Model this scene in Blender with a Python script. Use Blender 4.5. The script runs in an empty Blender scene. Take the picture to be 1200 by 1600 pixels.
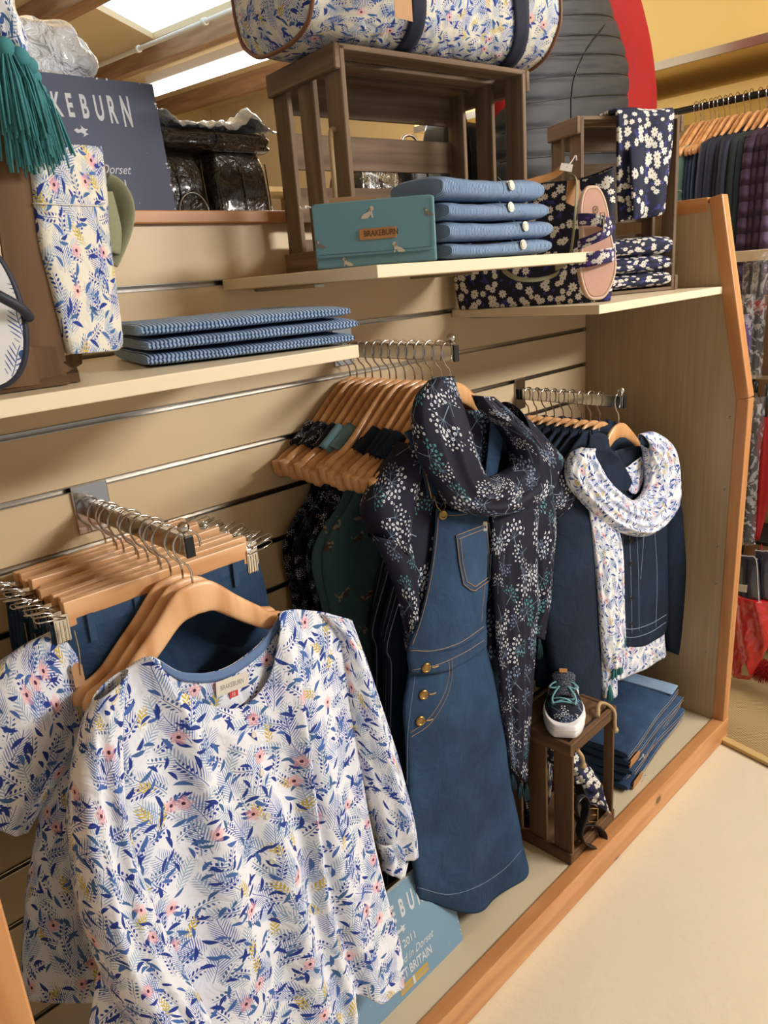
import bpy, bmesh, math, random
from mathutils import Vector, Matrix, noise, Euler
PI = math.pi
random.seed(7)
SC = bpy.context.scene
COL = SC.collection

# ------------------------------------------------------------------ camera, light, exposure
CAMP = Vector((-1.99261657, -1.19942094, 1.38349602))
YAW, PIT, ROL, FPX = 0.755608848, -0.300397786, -0.0785803922, 1176.46962
FW = Vector((math.cos(PIT)*math.sin(YAW), math.cos(PIT)*math.cos(YAW), math.sin(PIT)))
_r0 = Vector((math.cos(YAW), -math.sin(YAW), 0)); _u0 = _r0.cross(FW)
RT = _r0*math.cos(ROL) + _u0*math.sin(ROL); UP = RT.cross(FW)
cam = bpy.data.cameras.new('camera'); camo = bpy.data.objects.new('camera', cam); COL.objects.link(camo)
camo.matrix_world = Matrix(((RT.x, UP.x, -FW.x, CAMP.x), (RT.y, UP.y, -FW.y, CAMP.y), (RT.z, UP.z, -FW.z, CAMP.z), (0, 0, 0, 1)))
cam.sensor_fit = 'VERTICAL'; cam.sensor_height = 36.0; cam.lens = FPX*36.0/1600.0
cam.clip_start = 0.02; cam.clip_end = 60
SC.camera = camo
SC.view_settings.view_transform = 'Standard'; SC.view_settings.look = 'None'
SC.view_settings.gamma = 1; SC.view_settings.use_curve_mapping = False
SC.view_settings.exposure = 0.0

w = bpy.data.worlds.new('world'); SC.world = w; w.use_nodes = True
w.node_tree.nodes['Background'].inputs[0].default_value = (1.0, 0.985, 0.97, 1)
w.node_tree.nodes['Background'].inputs[1].default_value = 0.44

def area(name, loc, target, sx, sy, power, colr):
    l = bpy.data.lights.new(name, 'AREA'); l.shape = 'RECTANGLE'; l.size = sx; l.size_y = sy
    l.energy = power; l.color = colr
    o = bpy.data.objects.new(name, l); COL.objects.link(o); o.location = loc
    d = Vector(target) - Vector(loc); o.rotation_euler = d.to_track_quat('-Z', 'Y').to_euler()
    return o
area('tube_or_fill_light', (0.7, -3.0, 2.45), (-1.0, -0.2, 0.9), 1.6, 0.25, 156, (1.0, 0.975, 0.945))
area('tube_or_fill_light', (-1.9, -2.2, 2.75), (-1.2, 0.0, 0.8), 1.6, 0.5, 70, (1.0, 0.985, 0.97))
area('tube_or_fill_light', (0.6, 1.6, 2.5), (0.6, 0.6, 0.5), 1.5, 0.4, 38, (1.0, 0.95, 0.86))
area('tube_or_fill_light', (0.5, -1.1, 2.5), (1.0, 0.0, 1.5), 1.2, 0.2, 11, (1.0, 0.96, 0.90))  # added fill that brightens the coats on the far rail, no known fitting
area('tube_or_fill_light', (-0.9, 1.3, 2.35), (-0.9, 0.9, 3.2), 1.6, 1.2, 16, (1.0, 0.95, 0.87))  # wide area lamp facing up at the ceiling

# ------------------------------------------------------------------ pixel -> point on a real plane of the place
def ray(px, py): return FW + RT*((px-600)/FPX) + UP*((800-py)/FPX)
def at(px, py, Y=None, X=None, Z=None, b=0.0):
    """the point of the photograph's pixel on the plane x=X, z=Z or y=Y+b*(z-1)"""
    d = ray(px, py)
    if X is not None: t = (X-CAMP.x)/d.x
    elif Z is not None: t = (Z-CAMP.z)/d.z
    else: t = (Y + b*(CAMP.z-1) - CAMP.y)/(d.y - b*d.z)
    return CAMP + d*t

# ------------------------------------------------------------------ mesh builder
class MB:
    def __init__(s): s.v = []; s.f = []; s.uv = []; s.mi = []; s.sm = []
    def face(s, idx, uvs, mi=0, smooth=False):
        s.f.append(tuple(idx)); s.uv.append([tuple(u) for u in uvs]); s.mi.append(mi); s.sm.append(smooth)
    def box(s, c, size, rot=None, mi=0, taper=None):
        c = Vector(c); hx, hy, hz = [q/2 for q in size]
        ax = sorted(range(3), key=lambda i: -size[i]); L = ax[0]
        ou, ov = random.random()*5, random.random()*5
        P = []
        for sx in (-1, 1):
            for sy in (-1, 1):
                for sz in (-1, 1):
                    p = Vector((sx*hx, sy*hy, sz*hz)); P.append(p)
        b = len(s.v)
        for p in P: s.v.append(c + (rot @ p if rot else p))
        for q in ((0,1,3,2),(4,6,7,5),(0,4,5,1),(2,3,7,6),(0,2,6,4),(1,5,7,3)):
            pts = [P[i] for i in q]
            e = [max(p[k] for p in pts)-min(p[k] for p in pts) for k in range(3)]
            fl = [k for k in range(3) if e[k] > 1e-9]
            if L in fl: ku = L; kv = [k for k in fl if k != L][0]
            else: ku, kv = fl[0], fl[1]
            s.face([b+i for i in q], [(p[ku]+ou, p[kv]+ov+0.37*kv) for p in pts], mi)
        return s
    def beam(s, A, B, wd, ht, up=(0, 0, 1), mi=0):
        A = Vector(A); B = Vector(B); x = (B-A).normalized(); u = Vector(up)
        y = u.cross(x).normalized(); z = x.cross(y)
        R = Matrix((x, y, z)).transposed()
        return s.box((A+B)/2, ((B-A).length, wd, ht), R, mi)
    def grid(s, fn, nu, nv, uvf=None, mi=0, closed=False, flip=False, smooth=True):
        b = len(s.v); 
        for j in range(nv+1):
            for i in range(nu+1):
                s.v.append(Vector(fn(i/nu, j/nv)))
        U = []
        for j in range(nv+1):
            for i in range(nu+1): U.append(uvf(i/nu, j/nv, s.v[b+j*(nu+1)+i]) if uvf else (i/nu, j/nv))
        for j in range(nv):
            for i in range(nu):
                q = [j*(nu+1)+i, j*(nu+1)+i+1, (j+1)*(nu+1)+i+1, (j+1)*(nu+1)+i]
                if flip: q.reverse()
                s.face([b+k for k in q], [U[k] for k in q], mi, smooth)
        return s
    def tube(s, pts, r, n=8, cap=True, mi=0, sq=None, closed=False, up=None):
        """round tube through pts; r number or list; sq=(a,b) flattens the section"""
        pts = [Vector(p) for p in pts]; N = len(pts)
        rr = r if isinstance(r, (list, tuple)) else [r]*N
        b = len(s.v); prev = None; acc = 0
        T = []
        for i in range(N):
            if closed: t = pts[(i+1) % N]-pts[i-1]
            else: t = pts[min(i+1, N-1)]-pts[max(i-1, 0)]
            T.append(t.normalized() if t.length > 1e-9 else Vector((0, 0, 1)))
        nrm = Vector(up) if up else (Vector((0, 0, 1)) if abs(T[0].z) < 0.9 else Vector((1, 0, 0)))
        for i in range(N):
            nrm = (nrm - T[i]*nrm.dot(T[i]))
            if nrm.length < 1e-6: nrm = T[i].orthogonal()
            nrm.normalize(); bi = T[i].cross(nrm)
            for k in range(n):
                a = 2*PI*k/n
                s.v.append(pts[i] + nrm*math.cos(a)*rr[i]*(sq[0] if sq else 1) + bi*math.sin(a)*rr[i]*(sq[1] if sq else 1))
        M = N if closed else N-1
        for i in range(M):
            L = (pts[(i+1) % N]-pts[i]).length
            for k in range(n):
                k2 = (k+1) % n; i2 = (i+1) % N
                c = 2*PI*rr[i]/n
                s.face((b+i*n+k, b+i*n+k2, b+i2*n+k2, b+i2*n+k), ((acc, k*c), (acc, (k+1)*c), (acc+L, (k+1)*c), (acc+L, k*c)), mi, True)
            acc += L
        if cap and not closed:
            s.face([b+k for k in reversed(range(n))], [(0, 0)]*n, mi)
            s.face([b+(N-1)*n+k for k in range(n)], [(0, 0)]*n, mi)
        return s
    def loft(s, rings, cap=True, mi=0, uvs=None, smooth=True):
        n = len(rings[0]); b = len(s.v); acc = 0
        for R in rings: s.v += [Vector(p) for p in R]
        for i in range(len(rings)-1):
            L = (Vector(rings[i+1][0])-Vector(rings[i][0])).length; c = 0
            for k in range(n):
                k2 = (k+1) % n; d = (Vector(rings[i][k2])-Vector(rings[i][k])).length
                s.face((b+i*n+k, b+i*n+k2, b+(i+1)*n+k2, b+(i+1)*n+k),
                       uvs(i, k) if uvs else ((c, acc), (c+d, acc), (c+d, acc+L), (c, acc+L)), mi, smooth); c += d
            acc += L
        if cap:
            for i, rev in ((0, True), (len(rings)-1, False)):
                idx = [b+i*n+k for k in range(n)]
                if rev: idx.reverse()
                s.face(idx, [(s.v[q].x, s.v[q].z) for q in idx], mi)
        return s
    def extrude(s, outline, origin, ux, uy, thick, mi=0, mside=None):
        """flat outline [(u,v)] on the axes ux, uy, extruded by thick along ux x uy"""
        o = Vector(origin); ux = Vector(ux); uy = Vector(uy); n = ux.cross(uy).normalized()*thick
        b = len(s.v); m = len(outline)
        for u, v in outline: s.v.append(o+ux*u+uy*v)
        for u, v in outline: s.v.append(o+ux*u+uy*v+n)
        s.face([b+i for i in reversed(range(m))], [outline[i] for i in reversed(range(m))], mi)
        s.face([b+m+i for i in range(m)], list(outline), mi)
        for i in range(m):
            j = (i+1) % m
            s.face((b+i, b+j, b+m+j, b+m+i), (outline[i], outline[j], outline[j], outline[i]), mi if mside is None else mside)
        return s
    def ell(s, c, r, n=12, m=8, mi=0, rot=None):
        c = Vector(c); r = (r, r, r) if not isinstance(r, (tuple, list)) else r
        def f(u, v):
            p = Vector((r[0]*math.cos(2*PI*u)*math.sin(PI*v), r[1]*math.sin(2*PI*u)*math.sin(PI*v), r[2]*math.cos(PI*v)))
            return c + (rot @ p if rot else p)
        return s.grid(f, n, m, mi=mi, flip=True)
    def build(s, name, mats, parent=None, bev=0, bseg=2, solid=0, sub=0):
        me = bpy.data.meshes.new(name); me.from_pydata(s.v, [], s.f)
        ul = me.uv_layers.new(name='UVMap'); k = 0; flat = []
        for u in s.uv:
            for q in u: flat += [q[0], q[1]]
        ul.data.foreach_set('uv', flat)
        if not isinstance(mats, (list, tuple)): mats = [mats]
        for m in mats: me.materials.append(m)
        me.polygons.foreach_set('material_index', s.mi)
        me.polygons.foreach_set('use_smooth', s.sm)
        me.update()
        o = bpy.data.objects.new(name, me); COL.objects.link(o)
        if parent: o.parent = parent
        if sub:
            m = o.modifiers.new('subdivision', 'SUBSURF'); m.levels = m.render_levels = sub
        if solid:
            m = o.modifiers.new('thickness', 'SOLIDIFY'); m.thickness = solid; m.offset = 0
        if bev:
            m = o.modifiers.new('bevel', 'BEVEL'); m.width = bev; m.segments = bseg; m.limit_method = 'ANGLE'; m.harden_normals = False
        return o

def tag(o, label=None, cat=None, group=None, kind=None):
    if label: o['label'] = label
    if cat: o['category'] = cat
    if group: o['group'] = group
    if kind: o['kind'] = kind
    return o
def thing(name, label, cat, loc=(0, 0, 0), rz=0, group=None):
    o = bpy.data.objects.new(name, None); COL.objects.link(o); o.location = loc; o.rotation_euler = (0, 0, rz)
    o.empty_display_size = 0.05
    return tag(o, label, cat, group)
def base(o):
    """keeps world-space child meshes in place under an Empty standing at o.location"""
    for c in o.children:
        c.matrix_parent_inverse = Matrix.LocRotScale(o.location, o.rotation_euler, None).inverted()
    return o
def dup(root, loc=None, rot=None, label=None, group=None, cat=None):
    r = root.copy(); COL.objects.link(r)
    if loc is not None: r.location = loc
    if rot is not None: r.rotation_euler = rot
    if label: r['label'] = label
    if group: r['group'] = group
    for ch in list(root.children):
        c = ch.copy(); COL.objects.link(c); c.parent = r
        for g in list(ch.children):
            d = g.copy(); COL.objects.link(d); d.parent = c
    return r
def nz(x, y=0, z=0): return noise.noise(Vector((x, y, z)))
def crv(pts, t):
    """smooth curve through pts (tuples of any length), t 0..1 by index"""
    n = len(pts)-1
    x = min(max(t, 0), 1)*n; i = min(int(x), n-1); f = x-i
    p1 = pts[i]; p2 = pts[i+1]; p0 = pts[i-1] if i > 0 else tuple(2*a-b for a, b in zip(p1, p2)); p3 = pts[i+2] if i+2 <= n else tuple(2*b-a for a, b in zip(p1, p2))
    return tuple(0.5*((2*b)+(-a+c)*f+(2*a-5*b+4*c-d)*f*f+(-a+3*b-3*c+d)*f**3) for a, b, c, d in zip(p0, p1, p2, p3))
def smooth(pts, n): return [Vector(crv([tuple(p) for p in pts], i/n)) for i in range(n+1)]

# ------------------------------------------------------------------ materials: a small node language
class S:
    """one float socket of a node tree; arithmetic makes Math nodes"""
    nt = None
    def __init__(s, k): s.k = k
    @staticmethod
    def m(op, *a, clamp=False):
        n = S.nt.nodes.new('ShaderNodeMath'); n.operation = op; n.use_clamp = clamp
        for i, q in enumerate(a):
            if isinstance(q, S): S.nt.links.new(q.k, n.inputs[i])
            else: n.inputs[i].default_value = q
        return S(n.outputs[0])
    def __add__(s, o): return S.m('ADD', s, o)
    __radd__ = __add__
    def __sub__(s, o): return S.m('SUBTRACT', s, o)
    def __rsub__(s, o): return S.m('SUBTRACT', o, s)
    def __mul__(s, o): return S.m('MULTIPLY', s, o)
    __rmul__ = __mul__
    def __truediv__(s, o): return S.m('DIVIDE', s, o)
    def __lt__(s, o): return S.m('LESS_THAN', s, o)
    def __gt__(s, o): return S.m('GREATER_THAN', s, o)
def absf(a): return S.m('ABSOLUTE', a)
def sinf(a): return S.m('SINE', a)
def cosf(a): return S.m('COSINE', a)
def fract(a): return S.m('FRACT', a)
def sqrtf(a): return S.m('SQRT', a)
def minf(a, b): return S.m('MINIMUM', a, b)
def maxf(a, b): return S.m('MAXIMUM', a, b)
def comb(x, y, z=0.0):
    n = S.nt.nodes.new('ShaderNodeCombineXYZ')
    for i, q in enumerate((x, y, z)):
        if isinstance(q, S): S.nt.links.new(q.k, n.inputs[i])
        else: n.inputs[i].default_value = q
    return n.outputs[0]
def sep(sock):
    n = S.nt.nodes.new('ShaderNodeSeparateXYZ'); S.nt.links.new(sock, n.inputs[0])
    return [S(q) for q in n.outputs]
def sepc(sock):
    n = S.nt.nodes.new('ShaderNodeSeparateColor'); S.nt.links.new(sock, n.inputs[0])
    return [S(q) for q in n.outputs[:3]]
def noisef(vec, scale, det=2, rough=0.5, dist=0, dim='3D', colour=False):
    n = S.nt.nodes.new('ShaderNodeTexNoise'); n.noise_dimensions = dim
    S.nt.links.new(vec, n.inputs['Vector']); n.inputs['Scale'].default_value = scale
    n.inputs['Detail'].default_value = det; n.inputs['Roughness'].default_value = rough; n.inputs['Distortion'].default_value = dist
    return n.outputs['Color'] if colour else S(n.outputs[0])
def voro(x, y, size, off=(0, 0), rnd=0.8):
    """cells of the given size in metres -> local u, v (in cells) and two randoms"""
    n = S.nt.nodes.new('ShaderNodeTexVoronoi'); n.voronoi_dimensions = '2D'; n.feature = 'F1'
    n.inputs['Scale'].default_value = 1.0; n.inputs['Randomness'].default_value = rnd
    X = x*(1/size)+off[0]; Y = y*(1/size)+off[1]
    S.nt.links.new(comb(X, Y), n.inputs['Vector'])
    p = sep(n.outputs['Position']); c = sepc(n.outputs['Color'])
    return X-p[0], Y-p[1], c[0], c[1], c[2]
def rotf(u, v, a):
    c = cosf(a); s_ = sinf(a)
    return u*c + v*s_, v*c - u*s_
def mix(f, a, b):
    n = S.nt.nodes.new('ShaderNodeMix'); n.data_type = 'RGBA'
    if isinstance(f, S): S.nt.links.new(f.k, n.inputs[0])
    else: n.inputs[0].default_value = f
    for i, q in ((6, a), (7, b)):
        if isinstance(q, (tuple, list)): n.inputs[i].default_value = (*q[:3], 1)
        else: S.nt.links.new(q, n.inputs[i])
    return n.outputs[2]
def lin(c):
    return tuple(((q/255+0.055)/1.055)**2.4 if q/255 > 0.04045 else q/255/12.92 for q in c)
def ramp(f, stops):
    n = S.nt.nodes.new('ShaderNodeValToRGB'); S.nt.links.new(f.k, n.inputs[0]); e = n.color_ramp.elements
    while len(e) < len(stops): e.new(0.5)
    for q, (p, c) in zip(e, stops): q.position = p; q.color = (*c, 1)
    return n.outputs[0]
def begin(name, rough=0.6, metal=0, spec=0.4):
    m = bpy.data.materials.new(name); m.use_nodes = True; S.nt = m.node_tree
    b = m.node_tree.nodes['Principled BSDF']; b.inputs['Roughness'].default_value = rough; b.inputs['Metallic'].default_value = metal
    b.inputs['Specular IOR Level'].default_value = spec
    return m, b
def uvs(name='UVMap'):
    n = S.nt.nodes.new('ShaderNodeUVMap'); n.uv_map = name; v = sep(n.outputs[0]); return n.outputs[0], v[0], v[1]
def objc():
    n = S.nt.nodes.new('ShaderNodeTexCoord'); return n.outputs['Object']
def setc(b, col):
    if isinstance(col, (tuple, list)): b.inputs['Base Color'].default_value = (*col[:3], 1)
    else: S.nt.links.new(col, b.inputs['Base Color'])
def bump(b, h, strength=0.3, dist=0.001):
    n = S.nt.nodes.new('ShaderNodeBump'); n.inputs['Strength'].default_value = strength; n.inputs['Distance'].default_value = dist
    S.nt.links.new(h.k, n.inputs['Height']); S.nt.links.new(n.outputs[0], b.inputs['Normal'])

def plain(name, c, rough=0.6, metal=0, spec=0.4, var=0.10, sc=25, bmp=0, bd=0.001):
    m, b = begin(name, rough, metal, spec); v = objc(); c = lin(c)
    n = noisef(v, sc, 3)
    setc(b, mix(n, tuple(q*(1-var) for q in c), tuple(min(1, q*(1+var)) for q in c)))
    if bmp: bump(b, noisef(v, sc*4, 3), bmp, bd)
    return m
def wood(name, c1, c2, rough=0.5, grain=55, ring=0.5, knots=False, spec=0.4, wear=None):
    m, b = begin(name, rough, 0, spec); uv, x, y = uvs()
    wv = noisef(comb(x*1.2, y*6.0), 2.0, 2)
    g = noisef(comb(x*2.5, y*float(grain)), 1.0, 4, 0.6)
    rg = sinf((y*90.0 + wv*14.0 + x*1.5))*0.5+0.5
    f = g*(1-ring)+rg*ring
    col = ramp(f, [(0.25, lin(c1)), (0.75, lin(c2))])
    if wear: col = mix(S.m('MULTIPLY', noisef(uv, 9, 4, 0.7) > 0.6, 0.5), col, lin(wear))
    if knots:
        u, v, r1, r2, _ = voro(x, y, 0.30, (3, 1), 1.0)
        d = u*u + v*v*1.8
        col = mix(S.m('MULTIPLY', (d < 0.0016), 0.85), mix(S.m('MULTIPLY', (d < 0.0040), 0.4), col, lin([q*0.7 for q in c1])), lin([q*0.45 for q in c1]))
    setc(b, col); bump(b, g, 0.25, 0.0006)
    return m

def ink(lst, basec):
    """stack of (mask, colour) over a base"""
    c = basec
    for mk, cc in lst: c = mix(mk, c, cc)
    return c
def leafm(u, v, A, B):
    """pointed leaf lying along v, half length A, half width B"""
    return absf(u) < (1.0 - (v/A)*(v/A))*B
def sprig(u, v, length, sp, A, B, off, slope, stem=0.012, bend=0.25):
    uu = u + sinf(v*4.0)*bend*0.2
    sd = (uu > 0.0)*0.5
    a = absf(uu)-off
    k = fract((v - absf(uu)*slope)/sp + sd) - 0.5
    bb = k*sp
    tp = 1.0 - absf(v)/(length*1.15)
    e = (a/A)*(a/A) + (bb/B)*(bb/B)
    lf = (e < tp) * (absf(v) < length)
    st = (absf(uu) < stem) * (absf(v+0.03) < length)
    return maxf(lf, st)
def flower(u, v, R, n=5, ph=0.0):
    r = sqrtf(u*u+v*v); a = S.m('ARCTAN2', v, u)
    return r, (r < (cosf(a*float(n)+ph)*0.18+0.86)*R)
def floral(name, base_, k=1.0, rough=0.75, warm=0.0, dens=1.0):
    """white cloth printed with blue leaves, berries, ferns, mustard sprigs and pink blooms; k sets the size of the print"""
    m, b = begin(name, rough, 0, 0.25); uv, x, y = uvs()
    L = []
    # pale grey-blue ferns
    u, v, r1, r2, r3 = voro(x, y, 0.052*k, (1.3, 4.1), 0.75); u, v = rotf(u, v, r1*2.4-1.2)
    L.append((sprig(u, v, 0.46, 0.11, 0.13, 0.030, 0.10, 0.9), lin((150, 172, 196))))
    # violet-blue lavender branches
    u, v, r1, r2, r3 = voro(x, y, 0.064*k, (7.7, 2.3), 0.7); u, v = rotf(u, v, r1*1.6-0.8)
    L.append((sprig(u, v, 0.47, 0.085, 0.15, 0.020, 0.13, 1.3, 0.010), mix(r2, lin((92, 100, 178)), lin((98, 138, 190)))))
    # berries on stems
    u, v, r1, r2, r3 = voro(x, y, 0.040*k, (3.1, 8.7), 0.85); u, v = rotf(u, v, r1*3.4-1.7)
    L.append((sprig(u, v, 0.45, 0.17, 0.075, 0.055, 0.12, 0.5, 0.012), mix(r2 > 0.35, lin((70, 100, 150)), lin((42, 62, 150)))))
    # mustard
    u, v, r1, r2, r3 = voro(x, y, 0.058*k, (5.9, 0.7), 0.9); u, v = rotf(u, v, r1*2.0-1.0)
    L.append((sprig(u, v, 0.30, 0.12, 0.07, 0.042, 0.07, 0.9, 0.01)*(r3 > 0.62), lin((196, 172, 66))))
    # single leaves, navy and teal
    for off, sz in (((2.2, 6.6), 0.026), ((9.4, 3.2), 0.032)):
        u, v, r1, r2, r3 = voro(x, y, sz*k, off, 0.95); u, v = rotf(u, v, r1*5.0-2.5); u = u + v*v*0.5
        L.append((leafm(u, v, 0.40, 0.105)*(r3 > 0.36), mix(r2 > 0.5, lin((36, 58, 138)), mix(r3, lin((58, 98, 118)), lin((70, 104, 176))))))
    # pink blooms
    u, v, r1, r2, r3 = voro(x, y, 0.062*k, (4.4, 9.9), 0.85); 
    r, fm = flower(u, v, 0.21, 5)
    gate = r3 > 0.62
    fade = S.m('SUBTRACT', 1.15, r*4.4, clamp=True)
    L.append((fm*gate*(fade*0.75+0.10), lin((236, 172, 174))))
    L.append(((r < 0.045)*gate, lin((70, 40, 60))))
    setc(b, ink(L, lin(base_)))
    bump(b, noisef(objc(), 19, 3, 0.5, 1.0), 0.55, 0.012)
    return m
def umbel(name, base_, k=1.0):
    """navy cloth with dandelion heads of little white and teal rings on fine stems"""
    m, b = begin(name, 0.7, 0, 0.25); uv, x, y = uvs()
    col = lin(base_)
    for (off, sz, gate, n) in (((1.1, 2.7), 0.060, 0.15, 11.0), ((6.3, 8.1), 0.042, 0.25, 9.0)):
        u, v, r1, r2, r3 = voro(x, y, sz*k, off, 0.85); u, v = rotf(u, v, r1*6.28)
        v2 = v+0.12; r = sqrtf(u*u+v2*v2); a = S.m('ARCTAN2', u, v2)
        fan = absf(a) < 1.75
        kk = a*(n/6.2832); fa = (fract(kk)-0.5)
        row = S.m('FLOOR', r*11.0)
        fa2 = (fract(kk+row*0.5)-0.5)*r*(6.2832/n); fr = (fract(r*11.0)-0.5)/11.0
        d = sqrtf(fa2*fa2+fr*fr)
        band = (r > 0.18)*(r < 0.44)*fan
        dots = (d < 0.034)*band*(r3 > gate); hole = (d < 0.014)*band
        ray_ = (absf(fa*r) < 0.006)*(r < 0.36)*fan*(r3 > gate)
        stem = (absf(u) < 0.008)*(v2 < 0.0)*(v > -0.5)*(r3 > gate)
        col = mix(maxf(ray_, stem), col, lin((128, 150, 176)))
        tint = mix(r2 > 0.62, lin((226, 230, 236)), mix(r1 > 0.5, lin((84, 160, 168)), lin((130, 150, 186))))
        col = mix(S.m('SUBTRACT', dots, hole, clamp=True), col, tint)
    setc(b, col); return m
def daisy(name, base_, k=1.0, purple=0.0, rough=0.75):
    m, b = begin(name, rough, 0, 0.3); uv, x, y = uvs()
    col = mix(S.m('MULTIPLY', noisef(uv, 60/k, 1) > 0.62, 0.5+purple), lin(base_), lin((60, 60, 150)) if not purple else lin((92, 62, 140)))
    for off, sz, g in (((1.1, 2.7), 0.021, 0.38), ((6.3, 8.1), 0.027, 0.40)):
        u, v, r1, r2, r3 = voro(x, y, sz*k, off, 0.9); u, v = rotf(u, v, r1*6.28)
        r = sqrtf(u*u+v*v); a = S.m('ARCTAN2', v, u)
        pet = (r < (absf(cosf(a*4.0))*0.16+0.22)*(r2*0.35+0.75))*(r3 > g)
        col = mix(pet, col, lin((216, 212, 202)))
        col = mix((r < 0.06)*(r3 > g), col, lin((110, 100, 70)))
    setc(b, col); return m
def denim(name, c1, c2, sc=1.0, rough=0.8, stripe=None):
    m, b = begin(name, rough, 0, 0.2); uv, x, y = uvs(); o = objc()
    n = noisef(o, 7, 3, 0.6); f = noisef(comb(x*900, y*220), 1.0, 2)
    col = mix(S.m('ADD', (n-0.5)*1.6, f*0.5+0.25, clamp=True), lin(c1), lin(c2))
    if stripe:
        per, cc, duty = stripe
        w_ = noisef(uv, 14, 1)*0.004
        col = mix(S.m('MULTIPLY', sinf((y+w_)*(2*PI/per)) > duty, 0.92), col, lin(cc))
    setc(b, col)
    wr = noisef(o, 22, 3, 0.55, 0.8)*0.85 + f*0.03
    bump(b, wr, 0.55, 0.010)
    return m
def clearp(name, c, rough=0.12, alpha=0.35):
    m, b = begin(name, rough, 0, 0.8); v = objc()
    setc(b, lin(c)); bump(b, noisef(v, 38, 3, 0.6, 1.0), 0.9, 0.01)
    n = noisef(v, 30, 3, 0.6, 1.5); a = S.m('ADD', (n > 0.56)*0.35, alpha, clamp=True)
    S.nt.links.new(a.k, b.inputs['Alpha']); return m
def emit(name, c, st):
    m = bpy.data.materials.new(name); m.use_nodes = True; nt = m.node_tree; nt.nodes.clear()
    e = nt.nodes.new('ShaderNodeEmission'); e.inputs[0].default_value = (*lin(c), 1); e.inputs[1].default_value = st
    o = nt.nodes.new('ShaderNodeOutputMaterial'); nt.links.new(e.outputs[0], o.inputs[0]); return m

M = {}
M['slat'] = plain('cream_laminate', (212, 188, 150), 0.42, var=0.03, sc=3)
M['alu'] = plain('aluminium', (176, 170, 160), 0.28, 1.0, var=0.05)
M['chrome'] = plain('chrome', (205, 203, 200), 0.12, 1.0, var=0.02)
M['shelf'] = plain('cream_shelf', (230, 214, 184), 0.35, var=0.03, sc=6)
M['pine'] = wood('orange_pine', (182, 124, 76), (206, 150, 98), 0.38, 60, 0.35, knots=True)
M['pine2'] = wood('orange_pine_clear', (182, 124, 76), (206, 150, 98), 0.38, 60, 0.35)
M['endp'] = wood('limed_panel', (164, 142, 110), (182, 162, 130), 0.5, 160, 0.08)
M['basew'] = plain('painted_base', (206, 192, 164), 0.4, var=0.05, sc=8)
M['crate'] = wood('weathered_crate_wood', (98, 79, 62), (138, 116, 94), 0.75, 70, 0.25, spec=0.2)
M['crate2'] = wood('dark_crate_wood', (80, 58, 40), (116, 88, 62), 0.7, 70, 0.25, spec=0.2)
M['hanger'] = wood('varnished_beech', (196, 140, 90), (222, 172, 120), 0.28, 70, 0.3, spec=0.5)
M['hanger2'] = wood('pale_cedar', (206, 152, 104), (230, 184, 138), 0.35, 40, 0.5, spec=0.4)
M['rope'] = plain('rope', (176, 150, 112), 0.9, var=0.25, sc=300)
M['floralW'] = floral('blue_floral_print', (226, 228, 236), 0.92)
M['floralC'] = floral('floral_canvas', (216, 212, 198), 0.72)
M['floralS'] = floral('floral_scarf_print', (234, 234, 236), 0.80)
M['umbel'] = umbel('dandelion_print', (22, 23, 42), 1.45)
M['umbelS'] = umbel('dandelion_print_small', (15, 17, 32), 0.6)
M['daisy'] = daisy('daisy_canvas', (26, 27, 42), 0.92)
M['daisyc'] = daisy('daisy_cotton', (25, 29, 54), 0.92)
M['daisyp'] = daisy('daisy_strap', (52, 42, 88), 0.8, 0.3)
M['denim'] = denim('mid_denim', (24, 43, 67), (50, 77, 108))
M['denimd'] = denim('dark_denim', (14, 24, 38), (31, 46, 67))
M['denimj'] = denim('jeans_denim', (30, 48, 74), (62, 88, 120))
M['denimi'] = denim('denim_underside', (118, 146, 178), (150, 174, 200))
M['stripe'] = denim('ticking_stripe', (148, 176, 208), (172, 196, 224), stripe=(0.0052, (34, 52, 92), 0.15))
M['stripef'] = denim('fine_stripe_chambray', (128, 150, 178), (156, 178, 202), stripe=(0.0036, (66, 94, 134), 0.0))
M['thread'] = plain('tan_thread', (176, 140, 96), 0.8)
M['threadw'] = plain('pale_thread', (128, 146, 168), 0.8)
M['teal'] = plain('teal_canvas', (104, 146, 160), 0.7, var=0.05, sc=300, bmp=0.2)
M['teald'] = plain('dusty_teal_cotton', (70, 104, 112), 0.8, var=0.05)
M['tassel'] = plain('teal_tassel', (62, 128, 134), 0.85, var=0.25, sc=150)
M['white'] = plain('white_rubber', (236, 236, 238), 0.5, var=0.02)
M['navyweb'] = plain('navy_webbing', (28, 32, 52), 0.8, var=0.15, sc=400)
M['olive'] = plain('sage_webbing', (134, 134, 106), 0.85, var=0.12, sc=400, bmp=0.4)
M['leather'] = plain('tan_leather', (180, 128, 78), 0.5, var=0.08, sc=60)
M['leatherp'] = plain('brown_piping', (120, 78, 56), 0.5)
M['black'] = plain('black_plastic', (22, 22, 24), 0.35, var=0.1)
M['blackl'] = plain('black_leather', (24, 26, 32), 0.35, var=0.1)
M['brass'] = plain('antique_brass', (150, 122, 76), 0.35, 1.0)
M['pewter'] = plain('pewter_button', (150, 146, 134), 0.3, 1.0)
M['card'] = plain('kraft_card', (190, 148, 110), 0.8, var=0.05)
M['suede'] = plain('tan_suede_insole', (192, 150, 130), 0.85, var=0.04, sc=120)
M['cork'] = plain('sandal_sole', (206, 176, 152), 0.7)
M['rubber'] = plain('navy_rubber', (34, 38, 52), 0.55, var=0.1)
M['bluetrim'] = plain('slate_blue_tape', (96, 122, 164), 0.8, var=0.03)
M['labelw'] = plain('woven_label', (214, 208, 196), 0.8, var=0.02)
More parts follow.
